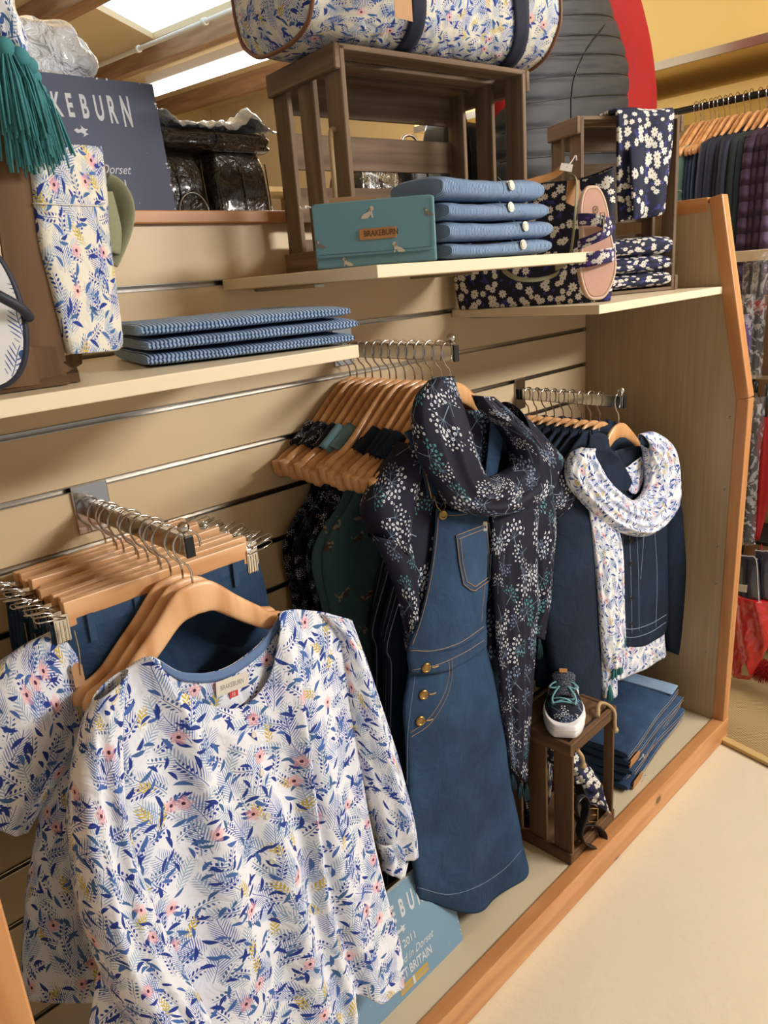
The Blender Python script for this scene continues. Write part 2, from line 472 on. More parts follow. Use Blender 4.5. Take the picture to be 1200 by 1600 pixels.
M['labelr'] = plain('red_size_tab', (206, 60, 66), 0.7, var=0.02)
M['print'] = plain('silver_grey_print', (200, 204, 208), 0.7, var=0.02)
M['printd'] = plain('embossed_brown', (86, 58, 36), 0.8)
M['signn'] = plain('navy_sign_board', (74, 80, 104), 0.6, var=0.03, sc=4)
M['signb'] = plain('blue_grey_sign_board', (116, 148, 172), 0.6, var=0.03, sc=4)
M['mustard'] = plain('mustard_print', (196, 158, 58), 0.7)
M['chip'] = plain('chipped_white_edge', (220, 220, 218), 0.8)
M['red'] = plain('red_jersey', (150, 15, 16), 0.8, var=0.12, sc=30)
M['quilt'] = plain('charcoal_quilting', (42, 44, 48), 0.6, var=0.06)
M['yellow'] = plain('yellow_bulkhead', (240, 208, 128), 0.6, var=0.02, sc=2)
M['ceil'] = plain('cream_ceiling', (222, 200, 164), 0.8, var=0.03, sc=2)
M['wallc'] = plain('cream_wall', (224, 204, 164), 0.8, var=0.03, sc=2)
M['beamw'] = wood('brown_purlin', (142, 106, 76), (172, 134, 98), 0.7, 60, 0.3)
M['tube'] = emit('lit_tube', (255, 250, 236), 5.0)
M['sky'] = emit('daylight_pane', (226, 246, 255), 1.7)
M['pipe'] = plain('white_conduit', (226, 222, 212), 0.5)
# ------------------------------------------------------------------ the room
def struct(name, mb, mat, parent=None, **k):
    o = mb.build(name, mat, parent, **k)
    if not parent: o['kind'] = 'structure'
    return o
def floor_mat():
    m, b = begin('painted_floor', 0.17, 0, 0.5); v = objc()
    n = noisef(v, 2.2, 3); s_ = noisef(v, 160, 3, 0.7) > 0.70
    col = mix(n, lin((219, 207, 181)), lin((230, 220, 197)))
    col = mix(S.m('MULTIPLY', s_, 0.35), col, lin((190, 168, 130)))
    setc(b, col); bump(b, noisef(v, 42, 2, 0.5), 0.35, 0.004); return m
struct('floor', MB().box((1.0, 0.6, -0.02), (9.0, 7.6, 0.04)), floor_mat())
def mat_mat():
    m, b = begin('sisal', 0.9, 0, 0.2); v = sep(objc())
    a = sinf(v[0]*700+v[1]*60); c = sinf(v[1]*420)
    f = a*c*0.5+0.5
    setc(b, mix(f, lin((120, 98, 66)), lin((188, 162, 118)))); bump(b, f, 0.6, 0.002); return m
q1 = at(1140, 1156, Z=0.008); q2 = at(1200, 1186, Z=0.008)
dm = (q2-q1).normalized(); nm = Vector((-dm.y, dm.x, 0))
if nm.x < 0: nm = -nm
A0 = q1-dm*0.25; mb = MB()
mb.extrude([(0, 0), (1.6, 0), (1.6, 1.1), (0, 1.1)], A0-Vector((0, 0, 0.008)), dm, nm, 0.010 if dm.cross(nm).z > 0 else -0.010)
mo = mb.build('doormat', mat_mat()); tag(mo, 'coarse woven sisal mat on the floor right of the display end', 'mat')
tb = MB().beam(A0-nm*0.012+Vector((0, 0, 0.001)), A0+dm*1.6-nm*0.012+Vector((0, 0, 0.001)), 0.024, 0.010).build('edging', plain('jute_edging', (196, 168, 112), 0.8), mo)

struct('wall_right', MB().box((1.75, 1.0, 1.6), (0.05, 7.0, 3.4)), M['wallc'])
struct('wall_back', MB().box((-0.4, 4.4, 1.6), (9.4, 0.05, 3.4)), M['wallc'])
# ceiling rises a little away from the camera (direction of its purlins)
BD = ray(-750, 478).normalized()
def cz(y, z0=2.6): return z0 + BD.z/BD.y*y
def onceil(px, py, z0=2.6):
    d = ray(px, py); s_ = BD.z/BD.y
    t = (z0 + s_*CAMP.y - CAMP.z)/(d.z - s_*d.y); return CAMP+d*t
# skylight opening: quad read on the ceiling
sk = [onceil(240, 61), onceil(126, 0), onceil(420, -60), onceil(364, 11)]
x0 = sk[1].x-0.0; x1 = sk[0].x+0.02; ym = (sk[0].y+sk[1].y)/2
skA = onceil(240, 61); skB = onceil(364, 11); skC = onceil(126, 0)
# ceiling as four slabs around the skylight parallelogram
e1 = (skB-skA); e2 = (skC-skA)            # edges of the opening
def cpt(a, b_): 
    p = skA+e1*a+e2*b_; return Vector((p.x, p.y, cz(p.y)))
LX = 14; AX = -14
mb = MB()
def cslab(a0, a1, b0, b1):
    P = [cpt(a0, b0), cpt(a1, b0), cpt(a1, b1), cpt(a0, b1)]
    i = len(mb.v); mb.v += P + [p+Vector((0, 0, 0.03)) for p in P]
    for q in ((0, 1, 2, 3), (4, 5, 6, 7), (0, 1, 5, 4), (1, 2, 6, 5), (2, 3, 7, 6), (3, 0, 4, 7)): mb.face([i+k for k in q], [(mb.v[i+k].x, mb.v[i+k].y) for k in q])
KA, KB = 2.6, 1.7
cslab(-12, 0, -14, 14); cslab(KA, 12, -14, 14); cslab(0, KA, -14, 0); cslab(0, KA, KB, 14)
struct('ceiling', mb, M['ceil'])
mb = MB(); P = [cpt(-.02, -.02), cpt(KA+.02, -.02), cpt(KA+.02, KB+.02), cpt(-.02, KB+.02)]
i = 0; mb.v += [p+Vector((0, 0, 0.032)) for p in P]+[p+Vector((0, 0, 0.042)) for p in P]
for q in ((0, 1, 2, 3), (4, 5, 6, 7), (0, 1, 5, 4), (1, 2, 6, 5), (2, 3, 7, 6), (3, 0, 4, 7)): mb.face(q, [(0, 0)]*4)
struct('window_1', mb, M['sky'])
def purlin(px1, py1, px2, py2, wd, ht, drop, name='trim_1', mat=None, ext=(1.5, 2.5)):
    a = onceil(px1, py1, 2.6-drop); b_ = onceil(px2, py2, 2.6-drop)
    c = (a+b_)/2
    A = c - BD*ext[0]*1.6; B = c + BD*ext[1]
    if B.y > 4.35: B = A + BD*((4.35-A.y)/BD.y)
    return struct(name, MB().beam(A, B, wd, ht), mat or M['beamw'])
purlin(40, 38, 110, 0, 0.09, 0.10, 0.05, 'trim_1', ext=(2.0, 2.2))
purlin(152, 122, 372, 32, 0.06, 0.10, 0.05, 'trim_2', ext=(2.0, 2.0))
purlin(262, 168, 392, 129, 0.05, 0.11, 0.055, 'trim_3', ext=(1.4, 1.6))
a = onceil(137, 110, 2.52); b_ = onceil(366, 14, 2.52)
cpipe = MB(); c = (a+b_)/2; A = c-BD*2.5; B = c+BD*1.6
cpipe.tube([A, B], 0.011, 10)
po = cpipe.build('conduit_pipe', M['pipe']); tag(po, 'thin white conduit pipe running under the brown purlin by the skylight', 'pipe')
for k in range(7):
    p = A+(B-A)*((k+0.5)/7); MB().tube([p-BD*0.012, p+BD*0.012], 0.017, 10).build('pipe_clip', M['pipe'], po)
# lit fluorescent fitting
a = onceil(233, 137, 2.50); b_ = onceil(400, 76, 2.50)
d = BD; L0 = a+(b_-a)*0.02
t = thing('tube_light', 'long bright tube light fitting under the ceiling behind the crate', 'ceiling light', (L0.x, L0.y, L0.z))
MB().beam(L0+Vector((0, 0, 0.03)), L0-d*1.5+Vector((0, 0, 0.03)), 0.07, 0.05).build('housing', M['white'], t, bev=0.004)
MB().tube([L0+d*-0.01-Vector((0, 0, 0.028)), L0-d*1.49-Vector((0, 0, 0.028))], 0.030, 14, sq=(0.9, 1.5)).build('tube', M['tube'], t)
base(t)
# yellow bulkhead along the right wall with clothes rail below
bx = 0.95
bt = [at(1012, 113, X=bx), at(1200, 66, X=bx)]
zb = (bt[0].z+bt[1].z)/2
o = struct('trim_4', MB().box((bx+0.40, -0.2, zb+0.45), (0.80, 3.4, 0.9)), M['yellow'])
struct('metal_strip', MB().box((bx-0.004, -0.2, zb+0.012), (0.008, 3.4, 0.028)), M['alu'], o)
z2 = at(1100, 150, X=bx+0.10).z
struct('trim_5', MB().box((bx+0.32, -0.2, z2), (0.40, 3.4, 0.045)), M['yellow'])
rz_ = at(1120, 147, X=1.0).z-0.03
ra = at(1040, 160, X=1.0); 
rr = thing('clothes_rail', 'dark round clothes rail under the yellow bulkhead at right', 'clothes rail', (1.0, 0.4, rz_))
MB().tube([(1.0, -0.9, rz_), (1.0, 1.45, rz_)], 0.012, 12).build('rail', M['black'], rr)
for yy in (-0.8, 0.35, 1.4): MB().beam((1.0, yy, rz_), (1.0, yy, z2-0.02), 0.012, 0.012, up=(0, 1, 0)).build('bracket', M['black'], rr)
base(rr)

# ------------------------------------------------------------------ display unit
D = 0.463; WL = -1.874
ZG = {k: 1.1975+0.2-0.1*k for k in range(-1, 14)}       # grooves, 0 = mid shelf level
u = thing('display_unit', 'cream slatted wall display unit edged in orange pine with limed end panel', 'display unit', (-0.95, 0, 0))
mb = MB()
zs = [1.497]+[ZG[k] for k in range(0, 14)]
for i in range(len(zs)-1):
    top = zs[i]-(0.004 if i else 0); bot = max(zs[i+1]+0.0045, 0.06)
    if top > bot+0.005: mb.box(((WL)/2, 0.009, (top+bot)/2), (-WL, 0.018, top-bot))
mb.box((WL/2, 0.022, 0.78), (-WL, 0.008, 1.43))
mb.build('slat_panel', M['slat'], u, bev=0.0012, bseg=1)
for k in range(0, 14):
    if ZG[k] > 0.1:
        g = MB(); x = WL/2
        g.box((x, 0.0135, ZG[k]), (-WL, 0.005, 0.009)).box((x, 0.004, ZG[k]+0.0045), (-WL, 0.014, 0.0012)).box((x, 0.006, ZG[k]-0.0045), (-WL, 0.016, 0.0012))
        g.build('groove_insert', M['alu'], u)
MB().box((WL/2, 0.012, 1.506), (-WL, 0.052, 0.020)).build('top_rail', M['pine'], u, bev=0.002)
MB().box((WL/2, 0.30, 1.40), (-WL, 0.55, 0.02)).build('top_deck', M['basew'], u, bev=0.002)
prof = [(0.02, 0.0), (0.02, 1.515), (-0.377, 1.515), (-0.473, 1.02), (-0.463, 0.0)]
def endpanel(x0, th, flip):
    pm = MB(); ins = [(0.02, 0.0), (0.02, 1.50), (-0.36, 1.50), (-0.445, 1.02), (-0.44, 0.0)]
    # the extruded outline lies in the y-z plane
    pm.extrude([(z, y) for y, z in ins], (x0, 0, 0), (0, 0, 1), (0, 1, 0), -th)
    e = pm.build('end_panel', M['endp'], u)
    tp = [(prof[i], prof[i+1]) for i in range(1, 4)]
    for ti, ((y0, zA), (y1, zB)) in enumerate(tp):
        if ti == 0: y1 += 0.036
        a_ = Vector((x0+th/2, y0, zA)); b2 = Vector((x0+th/2, y1, zB)); dd = (b2-a_).normalized()
        nn = Vector((0, -dd.z, dd.y)); 
        if nn.y > 0 or nn.z < 0 and abs(nn.y) < .5: nn = -nn
        off = -nn*0.018
        if zA > 1.5 and zB > 1.5: off = Vector((0, 0, -0.018)); 
        else: off = Vector((0, 0.018, 0))
        MB().beam(a_+off, b2+off, 0.034-0.0008*ti, 0.036-0.0006*ti, up=(1, 0, 0)).build('edge_trim', M['pine2'], u, bev=0.003)
    return e
ep = endpanel(0.0, 0.030, 0)
for px, py in ((1141, 652), (1133, 765), (1122, 855), (1119, 913), (1104, 1020), (930, 578), (1097, 330)):
    p = at(px, py, X=0.0); MB().ell((p.x-0.0005, p.y, p.z), (0.002, 0.0035, 0.0035), 8, 6).build('screw_head', M['alu'], ep)
# left end: trim front edge seen at the frame's lower left
endpanel(WL-0.030, 0.030, 1)
MB().box((WL/2, -D+0.0175, 0.036), (-WL+0.07, 0.035, 0.072)).build('plinth_board', M['pine'], u, bev=0.004)
MB().box((WL/2, -0.215, 0.058), (-WL, 0.43, 0.018)).build('base_board', M['basew'], u, bev=0.001)
base(u)
def shelf(x0, x1, dp, z, label, name='shelf'):
    t = thing(name, label, 'shelf', ((x0+x1)/2, -0.002, z-0.018))
    MB().box(((x0+x1)/2, -dp/2-0.001, z-0.009), (x1-x0, dp-0.004, 0.018)).build('board', M['shelf'], t, bev=0.0015)
    MB().box(((x0+x1)/2, -dp/2-0.001, z-0.0187), (x1-x0-0.06, dp-0.05, 0.0012)).build('underside', M['slat'], t)
    for xx in (x0+0.08, x1-0.08):
        MB().box((xx, -0.09, z-0.0225), (0.022, 0.17, 0.006)).box((xx, 0.003, z-0.0225), (0.022, 0.012, 0.005)).build('bracket', M['alu'], t, bev=0.001)
    return base(t)
shelf(-1.872, -1.262, 0.40, 1.297, 'long cream shelf at left carrying the striped folded cloths and floral bag')
shelf(-1.215, -0.636, 0.40, 1.402, 'raised cream middle shelf carrying the big crate and teal wallet')
shelf(-0.596, -0.002, 0.39, 1.300, 'cream shelf against the right end panel carrying the daisy print goods')

# ------------------------------------------------------------------ hanging arms
def arm(x, ztop, yend, zarm, label, pw=0.052):
    t = thing('hanging_arm', label, 'hanging arm', (x, 0, zarm))
    MB().box((x, -0.003, ztop-0.040), (pw, 0.004, 0.080)).box((x, 0.004, ztop), (pw, 0.014, 0.003)).build('back_plate', M['chrome'], t, bev=0.001)
    MB().beam((x, -0.004, zarm), (x, yend, zarm-0.004), 0.013, 0.030, up=(0, 0, 1)).build('bar', M['chrome'], t, bev=0.002)
    MB().beam((x, yend, zarm-0.004), (x, yend-0.004, zarm-0.004), 0.0135, 0.0305).build('end_cap', M['black'], t, bev=0.001)
    MB().tube([(x, yend+0.008, zarm+0.008), (x, yend+0.008, zarm+0.018)], 0.002, 8).ell((x, yend+0.008, zarm+0.022), 0.0085, 16, 12).build('ball_stop', M['chrome'], t)
    return base(t)
A1 = (-1.520, 1.058); A2 = (-0.945, 1.250); A3 = (-0.333, 1.062)
arm(A1[0], 1.101, -0.305, 1.058, 'square chrome arm at left holding clip hangers and floral tops', 0.060)
arm(A2[0], 1.297, -0.305, 1.250, 'chrome arm under the middle shelf holding the denim pinafore dress')
arm(A3[0], 1.101, -0.305, 1.062, 'chrome arm at right holding the denim jackets', 0.044)

# ------------------------------------------------------------------ slatted crates
def crate(name, loc, w_, d_, h_, rz, label, mat, open_side='front', tilt=0, handle=True, ends='sides', nb=4, nend=3):
    """crate lying on its side: open towards -y, slatted ends left and right, long slats behind, above and below"""
    t = thing(name, label, 'crate', loc, rz)
    if tilt: t.rotation_euler = (0, tilt, rz)
    th = 0.010; wd = d_
    for sx in (-1, 1):
        x = sx*(w_/2-th/2)
        sw = d_/(nend+0.75*(nend-1)) if nend > 1 else d_
        gap = (d_-nend*sw)/(nend-1)
        for k in range(nend):
            y = -d_/2+sw/2+k*(sw+gap)
            MB().box((x, y, h_/2), (th, sw, h_-0.004)).build('end_slat', mat, t, bev=0.0015, bseg=1)
        for z in (0.018, h_-0.018):
            MB().box((x+sx*0.010, 0, z), (0.011, d_+0.002, 0.036)).build('batten', mat, t, bev=0.002, bseg=1)
    il = w_-2*th
    sw = h_/(nb+0.5*(nb-1))
    for k in range(nb):
        z = sw/2+k*sw*1.5
        MB().box((0, d_/2-0.004, z), (il+th*2, 0.008, sw)).build('back_slat', mat, t, bev=0.001, bseg=1)
    n2 = 3; sw = d_/(n2+0.5*(n2-1))
    for k in range(n2):
        y = -d_/2+sw/2+k*sw*1.5
        MB().box((0, y, h_-0.004), (il+th*2, sw, 0.008)).build('top_slat', mat, t, bev=0.001, bseg=1)
        MB().box((0, y, 0.0045), (il+th*2, sw, 0.008)).build('bottom_slat', mat, t, bev=0.001, bseg=1)
    if handle:
        x = -w_/2-0.004 
        pts = [(x+0.016, -d_/2+0.03, h_*0.64), (x-0.004, -d_/2+0.026, h_*0.645), (x-0.010, -d_/2+0.022, h_*0.58), (x-0.012, -d_/2+0.020, h_*0.42), (x-0.008, -d_/2+0.026, h_*0.28), (x+0.002, -d_/2+0.032, h_*0.22), (x+0.018, -d_/2+0.034, h_*0.22)]
        MB().tube(smooth(pts, 30), 0.0042, 8).build('rope_handle', M['rope'], t)
    return t
ca = Vector((-1.080, -0.235, 0)); cb = Vector((-0.655, -0.280, 0)); cc = Vector((-1.102, -0.030, 0))
cen = (cb+cc)/2; ang = math.atan2(cb.y-ca.y, cb.x-ca.x)
crate('slatted_crate', (cen.x, cen.y, 1.402), (cb-ca).length, 0.205, 0.330, ang, 'large weathered wooden crate on the middle shelf under the holdall', M['crate'])
# ------------------------------------------------------------------ shared cloth shapes
from mathutils.bvhtree import BVHTree
def bvh_of(*objs):
    vs = []; fs = []
    bpy.context.view_layer.update()
    for o in objs:
        mw = o.matrix_world if not o.parent else Matrix.Identity(4)
        b = len(vs); vs += [mw @ v.co for v in o.data.vertices]; fs += [[b+i for i in p.vertices] for p in o.data.polygons]
    return BVHTree.FromPolygons(vs, fs)
def on(bv, px, py, off=0.0012, fall=None):
    """the point of the garment's own surface seen at a pixel, lifted off along the normal"""
    d = ray(px, py).normalized(); h = bv.ray_cast(CAMP, d)
    if h[0] is None: return (fall, Vector((0, -1, 0))) if fall is not None else (None, None)
    n = h[1]; n = -n if n.dot(d) > 0 else n
    return h[0]+n*off, n
def seam(bv, pts, name, parent, mat='thread', r=0.0005, n=40, off=0.0010, dash=False):
    P = []
    for i in range(n+1):
        q = crv(pts, i/n); p, _ = on(bv, q[0], q[1], off)
        if p is not None: P.append(p)
    if len(P) > 2: return MB().tube(P, r, 5).build(name, M[mat], parent)
def button(bv, px, py, parent, r=0.009, mat='brass', name='button', off=0.002):
    p, n = on(bv, px, py, off)
    if p is None: return
    R = n.to_track_quat('Z', 'X').to_matrix(); mb = MB()
    prof = [(0, .55), (.5, .5), (.62, .75), (.85, .7), (1.0, .3), (1.0, -.2), (0, -.25)]
    mb.grid(lambda u, v: p+R @ Vector((crv(prof, v)[0]*r*math.cos(2*PI*u), crv(prof, v)[0]*r*math.sin(2*PI*u), crv(prof, v)[1]*r*0.4)), 20, 14)
    return mb.build(name, M[mat], parent)
def hmirror(pts): return pts
def tube_loft(rows, Y, b, depth, mb=None, nseg=40, nr=56, fold=0.06, nf=5, seed=0.0, uvk=1.0, mi=0, dpx=None, crease=0.0, ridge=0.0, rn=9):
    """cloth tube: rows = ((xl,yl),(xr,yr)) read from the photo on the plane y=Y+b(z-1); section an ellipse, folds run along it"""
    mb = mb or MB(); R3 = []
    for (l, r) in rows:
        R3.append((tuple(at(l[0], l[1], Y, b=b)), tuple(at(r[0], r[1], Y, b=b))))
    Ls = [q[0] for q in R3]; Rs = [q[1] for q in R3]
    rings = []; W = []; CL = []; acc_ = 0.0; pc_ = None
    for j in range(nr+1):
        t = j/nr; l = Vector(crv(Ls, t)); r = Vector(crv(Rs, t)); c = (l+r)/2; hx = (r-l)/2; W.append(hx.length)
        acc_ += (c-pc_).length if pc_ is not None else 0.0; pc_ = c; CL.append(acc_)
        dp = depth(t) if callable(depth) else depth
        hy = Vector((0, -1, 0)); ring = []
        for k in range(nseg):
            a = 2*PI*k/nseg
            m = 1 + fold*min(1, t*3+0.2)*(math.sin(a*nf+seed+1.5*nz(seed, t*2)+t*1.2) + 0.8*nz(math.cos(a)*1.7+seed, math.sin(a)*1.7, t*3.2))
            e = 1 + crease*nz(t*14+seed, a)
            if ridge: m -= ridge*abs(math.sin(a*rn*0.5+seed*2+2.2*nz(t*3+seed, 4)+t*2.0))**0.7*min(1, t*6+0.3) - ridge*0.5
            ca, sa = math.cos(a), math.sin(a)
            ring.append(c + hx*ca*(1 if abs(ca) > .94 else 1) + hy*sa*dp*m*e + hx*0.05*nz(a, t*6, seed)*abs(sa))
        rings.append(ring)
    def uv(i, k):
        out = []
        for ii, kk in ((i, k), (i, k+1), (i+1, k+1), (i+1, k)):
            per = PI*(W[ii]+0.03)*1.0; p = rings[ii][kk % nseg]
            out.append(((kk/nseg*2*per)*0.75*uvk+seed, -CL[ii]*uvk+seed*0.7))
        return out
    mb.loft(rings, cap=False, mi=mi, uvs=uv); return mb
def coons(TL, L, R, T, B, n=(60, 70), Y=0, b=0, disp=None, mb=None, seed=0, flip=False, uvk=1.0, mi=0):
    """cloth panel between four boundary curves read from the photo"""
    mb = mb or MB()
    c3 = lambda pts: [tuple(at(p[0], p[1], (p[2] if len(p) > 2 else Y), b=b)) for p in pts]
    L3, R3, T3, B3 = c3(L), c3(R), c3(T), c3(B)
    V = lambda q: Vector(q)
    def f(s, t):
        l, r, tp, bt = V(crv(L3, t)), V(crv(R3, t)), V(crv(T3, s)), V(crv(B3, s))
        p = (1-s)*l + s*r + (1-t)*tp + t*bt - ((1-s)*(1-t)*V(L3[0]) + s*(1-t)*V(R3[0]) + (1-s)*t*V(L3[-1]) + s*t*V(R3[-1]))
        return p + Vector((0, disp(s, t) if disp else 0, 0))
    mb.grid(f, n[0], n[1], uvf=lambda s, t, p: (p.x*uvk+seed, p.z*uvk+seed*0.6), mi=mi, flip=flip); return mb

# ------------------------------------------------------------------ folded goods
def fold_mb(w_, d_, h_, seed=0.0, sw=False, sag=0.0, layers=1, rag=0.0, uvk=1.0, mi=0, mb=None, bow=0.0):
    mb = mb or MB(); nu, nv = 44, 48
    def f(u, v):
        a = 2*PI*v; ca, sa = math.cos(a), math.sin(a)
        y = -d_/2*math.copysign(abs(ca)**0.55, ca); z = h_/2*(1+math.copysign(abs(sa)**0.62, sa))
        x = (u-0.5)*w_; e = max(0.0, 1-abs(2*u-1)**14)**0.5
        zc = h_/2; z = zc+(z-zc)*(0.72+0.28*e)
        if layers > 1 and abs(ca) > 0.55:
            y *= 1 - 0.035*abs(math.cos(PI*layers*z/h_))**6*min(1, (abs(ca)-0.55)*4)
        x *= 1+0.0015*nz(z*60+seed, y*6)+rag*nz(v*9+seed, 3)
        y *= 1+0.018*nz(x*7+seed, z*40)
        z += (0.10*h_*nz(x*9+seed, y*9, seed)+0.05*h_*nz(x*26, y*26+seed))*(z/h_) - sag*(1-abs(2*u-1))*z/h_ + bow*math.cos(x/w_*PI)*(z/h_)
        return (x, y, max(z, 0.0005))
    per = 2*(d_+h_)
    mb.grid(f, nu, nv, uvf=lambda u, v, p: ((v*per+seed)*uvk, (u*w_+seed+p.y*0.02)*uvk) if sw else ((u*w_+seed)*uvk, (v*per+seed)*uvk), mi=mi)
    for ue, fl in ((0.0, False), (1.0, True)):
        b = len(mb.v); c = Vector((0, 0, 0)); ring = [Vector(f(ue, k/nv)) for k in range(nv)]
        for p in ring: c += p/nv
        mb.v.append(c); mb.v += ring
        for k in range(nv):
            q = [b, b+1+k, b+1+(k+1) % nv]
            if fl: q.reverse()
            mb.face(q, [(mb.v[i].y*uvk, mb.v[i].z*3*uvk) for i in q], mi, True)
    return mb
def place(o, loc, rz=0, rx=0, ry=0):
    o.location = loc; o.rotation_euler = (rx, ry, rz); return o

# striped cloths on the left shelf
za = 1.2975
for i, (dx, dy, rz, w_, d_, lb) in enumerate(((0, 0, 0.275, 0.290, 0.240, 'blue ticking stripe folded garment, lowest of the three by the floral bag'),
        (0.002, -0.002, 0.262, 0.292, 0.244, 'blue ticking stripe folded garment, middle of the three by the floral bag'),
        (-0.003, 0.004, 0.270, 0.288, 0.250, 'blue ticking stripe folded garment on top of the pile by the floral bag'))):
    h = 0.0178
    o = fold_mb(w_, d_, h, 1.7*i+0.3, sw=True, layers=2).build('folded_shirt', M['stripe'])
    place(o, (-1.366+dx, -0.236+dy, za), -rz)
    tag(o, lb, 'folded shirt', 'striped shirts folded on the left shelf'); za += h+0.0008
tb_ = MB()
for k in range(3):
    pass
# chambray shirts with pewter buttons on the middle shelf
za = 1.4035
lbs = ['lowest of the four folded chambray shirts beside the teal wallet', 'second from the bottom of the four folded chambray shirts', 'third from the bottom of the four folded chambray shirts', 'top folded chambray shirt of the four beside the teal wallet']
for i in range(4):
    h = (0.027, 0.032, 0.031, 0.036)[i]
    t = thing('folded_shirt', lbs[i], 'folded shirt', ((-0.905, -0.905, -0.912, -0.925)[i], -0.338, za), -0.06+0.02*i, 'chambray shirts folded on the middle shelf')
    fold_mb((0.256, 0.268, 0.262, 0.268)[i], 0.112, h, 3.1*i, sw=True, layers=1, bow=-0.004).build('cloth', M['stripef'], t)
    bx_ = (0.045, 0.052, 0.02, 0.035)[i]
    for s_ in (0.0,):
        mb = MB(); mb.tube([(bx_, -0.0545, h*0.60), (bx_, -0.0590, h*0.62)], 0.0080, 18).tube([(bx_, -0.0585, h*0.62), (bx_, -0.0600, h*0.625)], 0.0062, 18)
        mb.build('button', M['pewter'], t)
    MB().tube([(bx_-0.018, -0.045+0.002*k, h*1.0-k*h*0.12) for k in range(0, 1)]+[(bx_-0.018, -0.0545, h*0.75), (bx_-0.018, -0.056, h*0.5), (bx_-0.018, -0.0545, h*0.25)], 0.0006, 5).build('seam', M['threadw'], t)
    za += h*0.975
o = fold_mb(0.16, 0.12, 0.045, 9.0, sw=True, uvk=1.0).build('folded_shirt', M['stripe']); place(o, (-0.985, -0.16, 1.4125), 0.5)
tag(o, 'loosely folded striped shirt inside the big crate behind the teal wallet', 'folded shirt')

# ------------------------------------------------------------------ teal wallet
wa = Vector((-1.196, -0.245, 1.4035)); wb = Vector((-1.072, -0.386, 1.4035)); ux = (wb-wa).normalized(); uz = Vector((0, 0, 1)); un = uz.cross(ux)  # towards the shelf back
un = Vector((-ux.y, ux.x, 0)); out = -un
if out.dot(CAMP-wa) < 0: out = -out
WLn = (wb-wa).length; WH = 0.094
t = thing('wallet', 'dusty teal fabric wallet with little dogs standing on the middle shelf', 'wallet', wa)
def rrect(x0, y0, x1, y1, r, n=6):
    o = []
    for cx, cy, a0 in ((x1-r, y1-r, 0), (x0+r, y1-r, 90), (x0+r, y0+r, 180), (x1-r, y0+r, 270)):
        for k in range(n+1):
            a = math.radians(a0+90*k/n); o.append((cx+r*math.cos(a), cy+r*math.sin(a)))
    return o
def slab(outl, off, th, name, mat, parent, bev=0.001, mside=None, o3=None):
    return MB().extrude(outl, wa+out*off, ux, uz, th if ux.cross(uz).dot(out) > 0 else -th, mside=mside).build(name, mat, parent, bev=bev)
slab(rrect(0, 0, WLn, WH, 0.003), -0.014, 0.012, 'back_panel', M['teal'], t, 0.003)
fl = slab(rrect(0.001, 0.016, WLn-0.001, WH+0.001, 0.007), -0.001, 0.004, 'flap', M['teal'], t, 0.0015)
dogm = [plain('dog_cream', (206, 194, 176), 0.8), plain('dog_grey', (128, 116, 108), 0.8), plain('dog_tan', (168, 128, 84), 0.8)]
dog = [(-1, -.55), (-.75, -.2), (-.4, .05), (.1, .2), (.25, .55), (.35, .8), (.55, .95), (.8, .75), (.85, .5), (.6, .35), (.6, 0), (.7, -.55), (.5, -.55), (.42, -.15), (.2, -.3), (0, -.55), (-.5, -.6)]
def dogat(x, z, s_, mirror, parent, mset, offs=0.0032):
    oo = [((-p[0] if mirror else p[0])*s_+x, p[1]*s_+z) for p in dog]
    if mirror: oo = oo[::-1]
    slab(oo, offs, 0.0004, 'dog_motif', mset, parent, 0)
    eo = [((-q if mirror else q)*s_+x, r_*s_+z) for q, r_ in ((.2, .5), (.45, .75), (.5, .4), (.35, .2))]
    if mirror: eo = eo[::-1]
    slab(eo, offs+0.0004, 0.0003, 'ear_patch', dogm[2 if mset is dogm[0] else 0], parent, 0)
dogat(WLn*0.46, WH*0.80, 0.0115, False, fl, dogm[0]); dogat(WLn*0.95, WH*0.74, 0.008, True, fl, dogm[1])
dogat(WLn*0.05, WH*0.38, 0.0085, True, fl, dogm[1]); dogat(WLn*0.69, WH*0.24, 0.0105, True, fl, dogm[0]); dogat(WLn*0.26, WH*0.075, 0.009, True, t, dogm[0], -0.002)
pt = slab(rrect(WLn*0.375, WH*0.40, WLn*0.685, WH*0.575, 0.003), 0.003, 0.0016, 'leather_patch', M['leather'], t, 0.0004)
st = [(x, z) for x, z in rrect(WLn*0.385, WH*0.415, WLn*0.675, WH*0.56, 0.002)]
MB().tube([wa+out*0.0050+ux*x+uz*z for x, z in st], 0.0003, 5, closed=True).build('stitching', M['thread'], pt)
def text(body, origin, ux_, uy_, height, mat, parent, xs=1.0, ext=0.0003, offs=0.0, shear=0.0, space=1.0, align='LEFT', name='lettering'):
    """raised lettering lying on a face; origin = baseline start"""
    c = bpy.data.curves.new('t', 'FONT'); c.body = body; c.size = 1.0; c.extrude = ext/height*0.7/1; c.offset = offs; c.shear = shear; c.space_character = space
    c.align_x = align; c.resolution_u = 4
    o = bpy.data.objects.new('t', c); COL.objects.link(o)
    bpy.context.view_layer.update()
    me = bpy.data.meshes.new_from_object(o.evaluated_get(bpy.context.evaluated_depsgraph_get())); bpy.data.objects.remove(o)
    ux_ = Vector(ux_).normalized(); uy_ = Vector(uy_).normalized(); n = ux_.cross(uy_)
    k = height/0.72
    for v in me.vertices: v.co = Vector(origin)+ux_*v.co.x*k*xs+uy_*v.co.y*k+n*v.co.z*k
    me.materials.clear(); me.materials.append(mat)
    ob = bpy.data.objects.new(name, me); COL.objects.link(ob)
    if parent: ob.parent = parent
    return ob
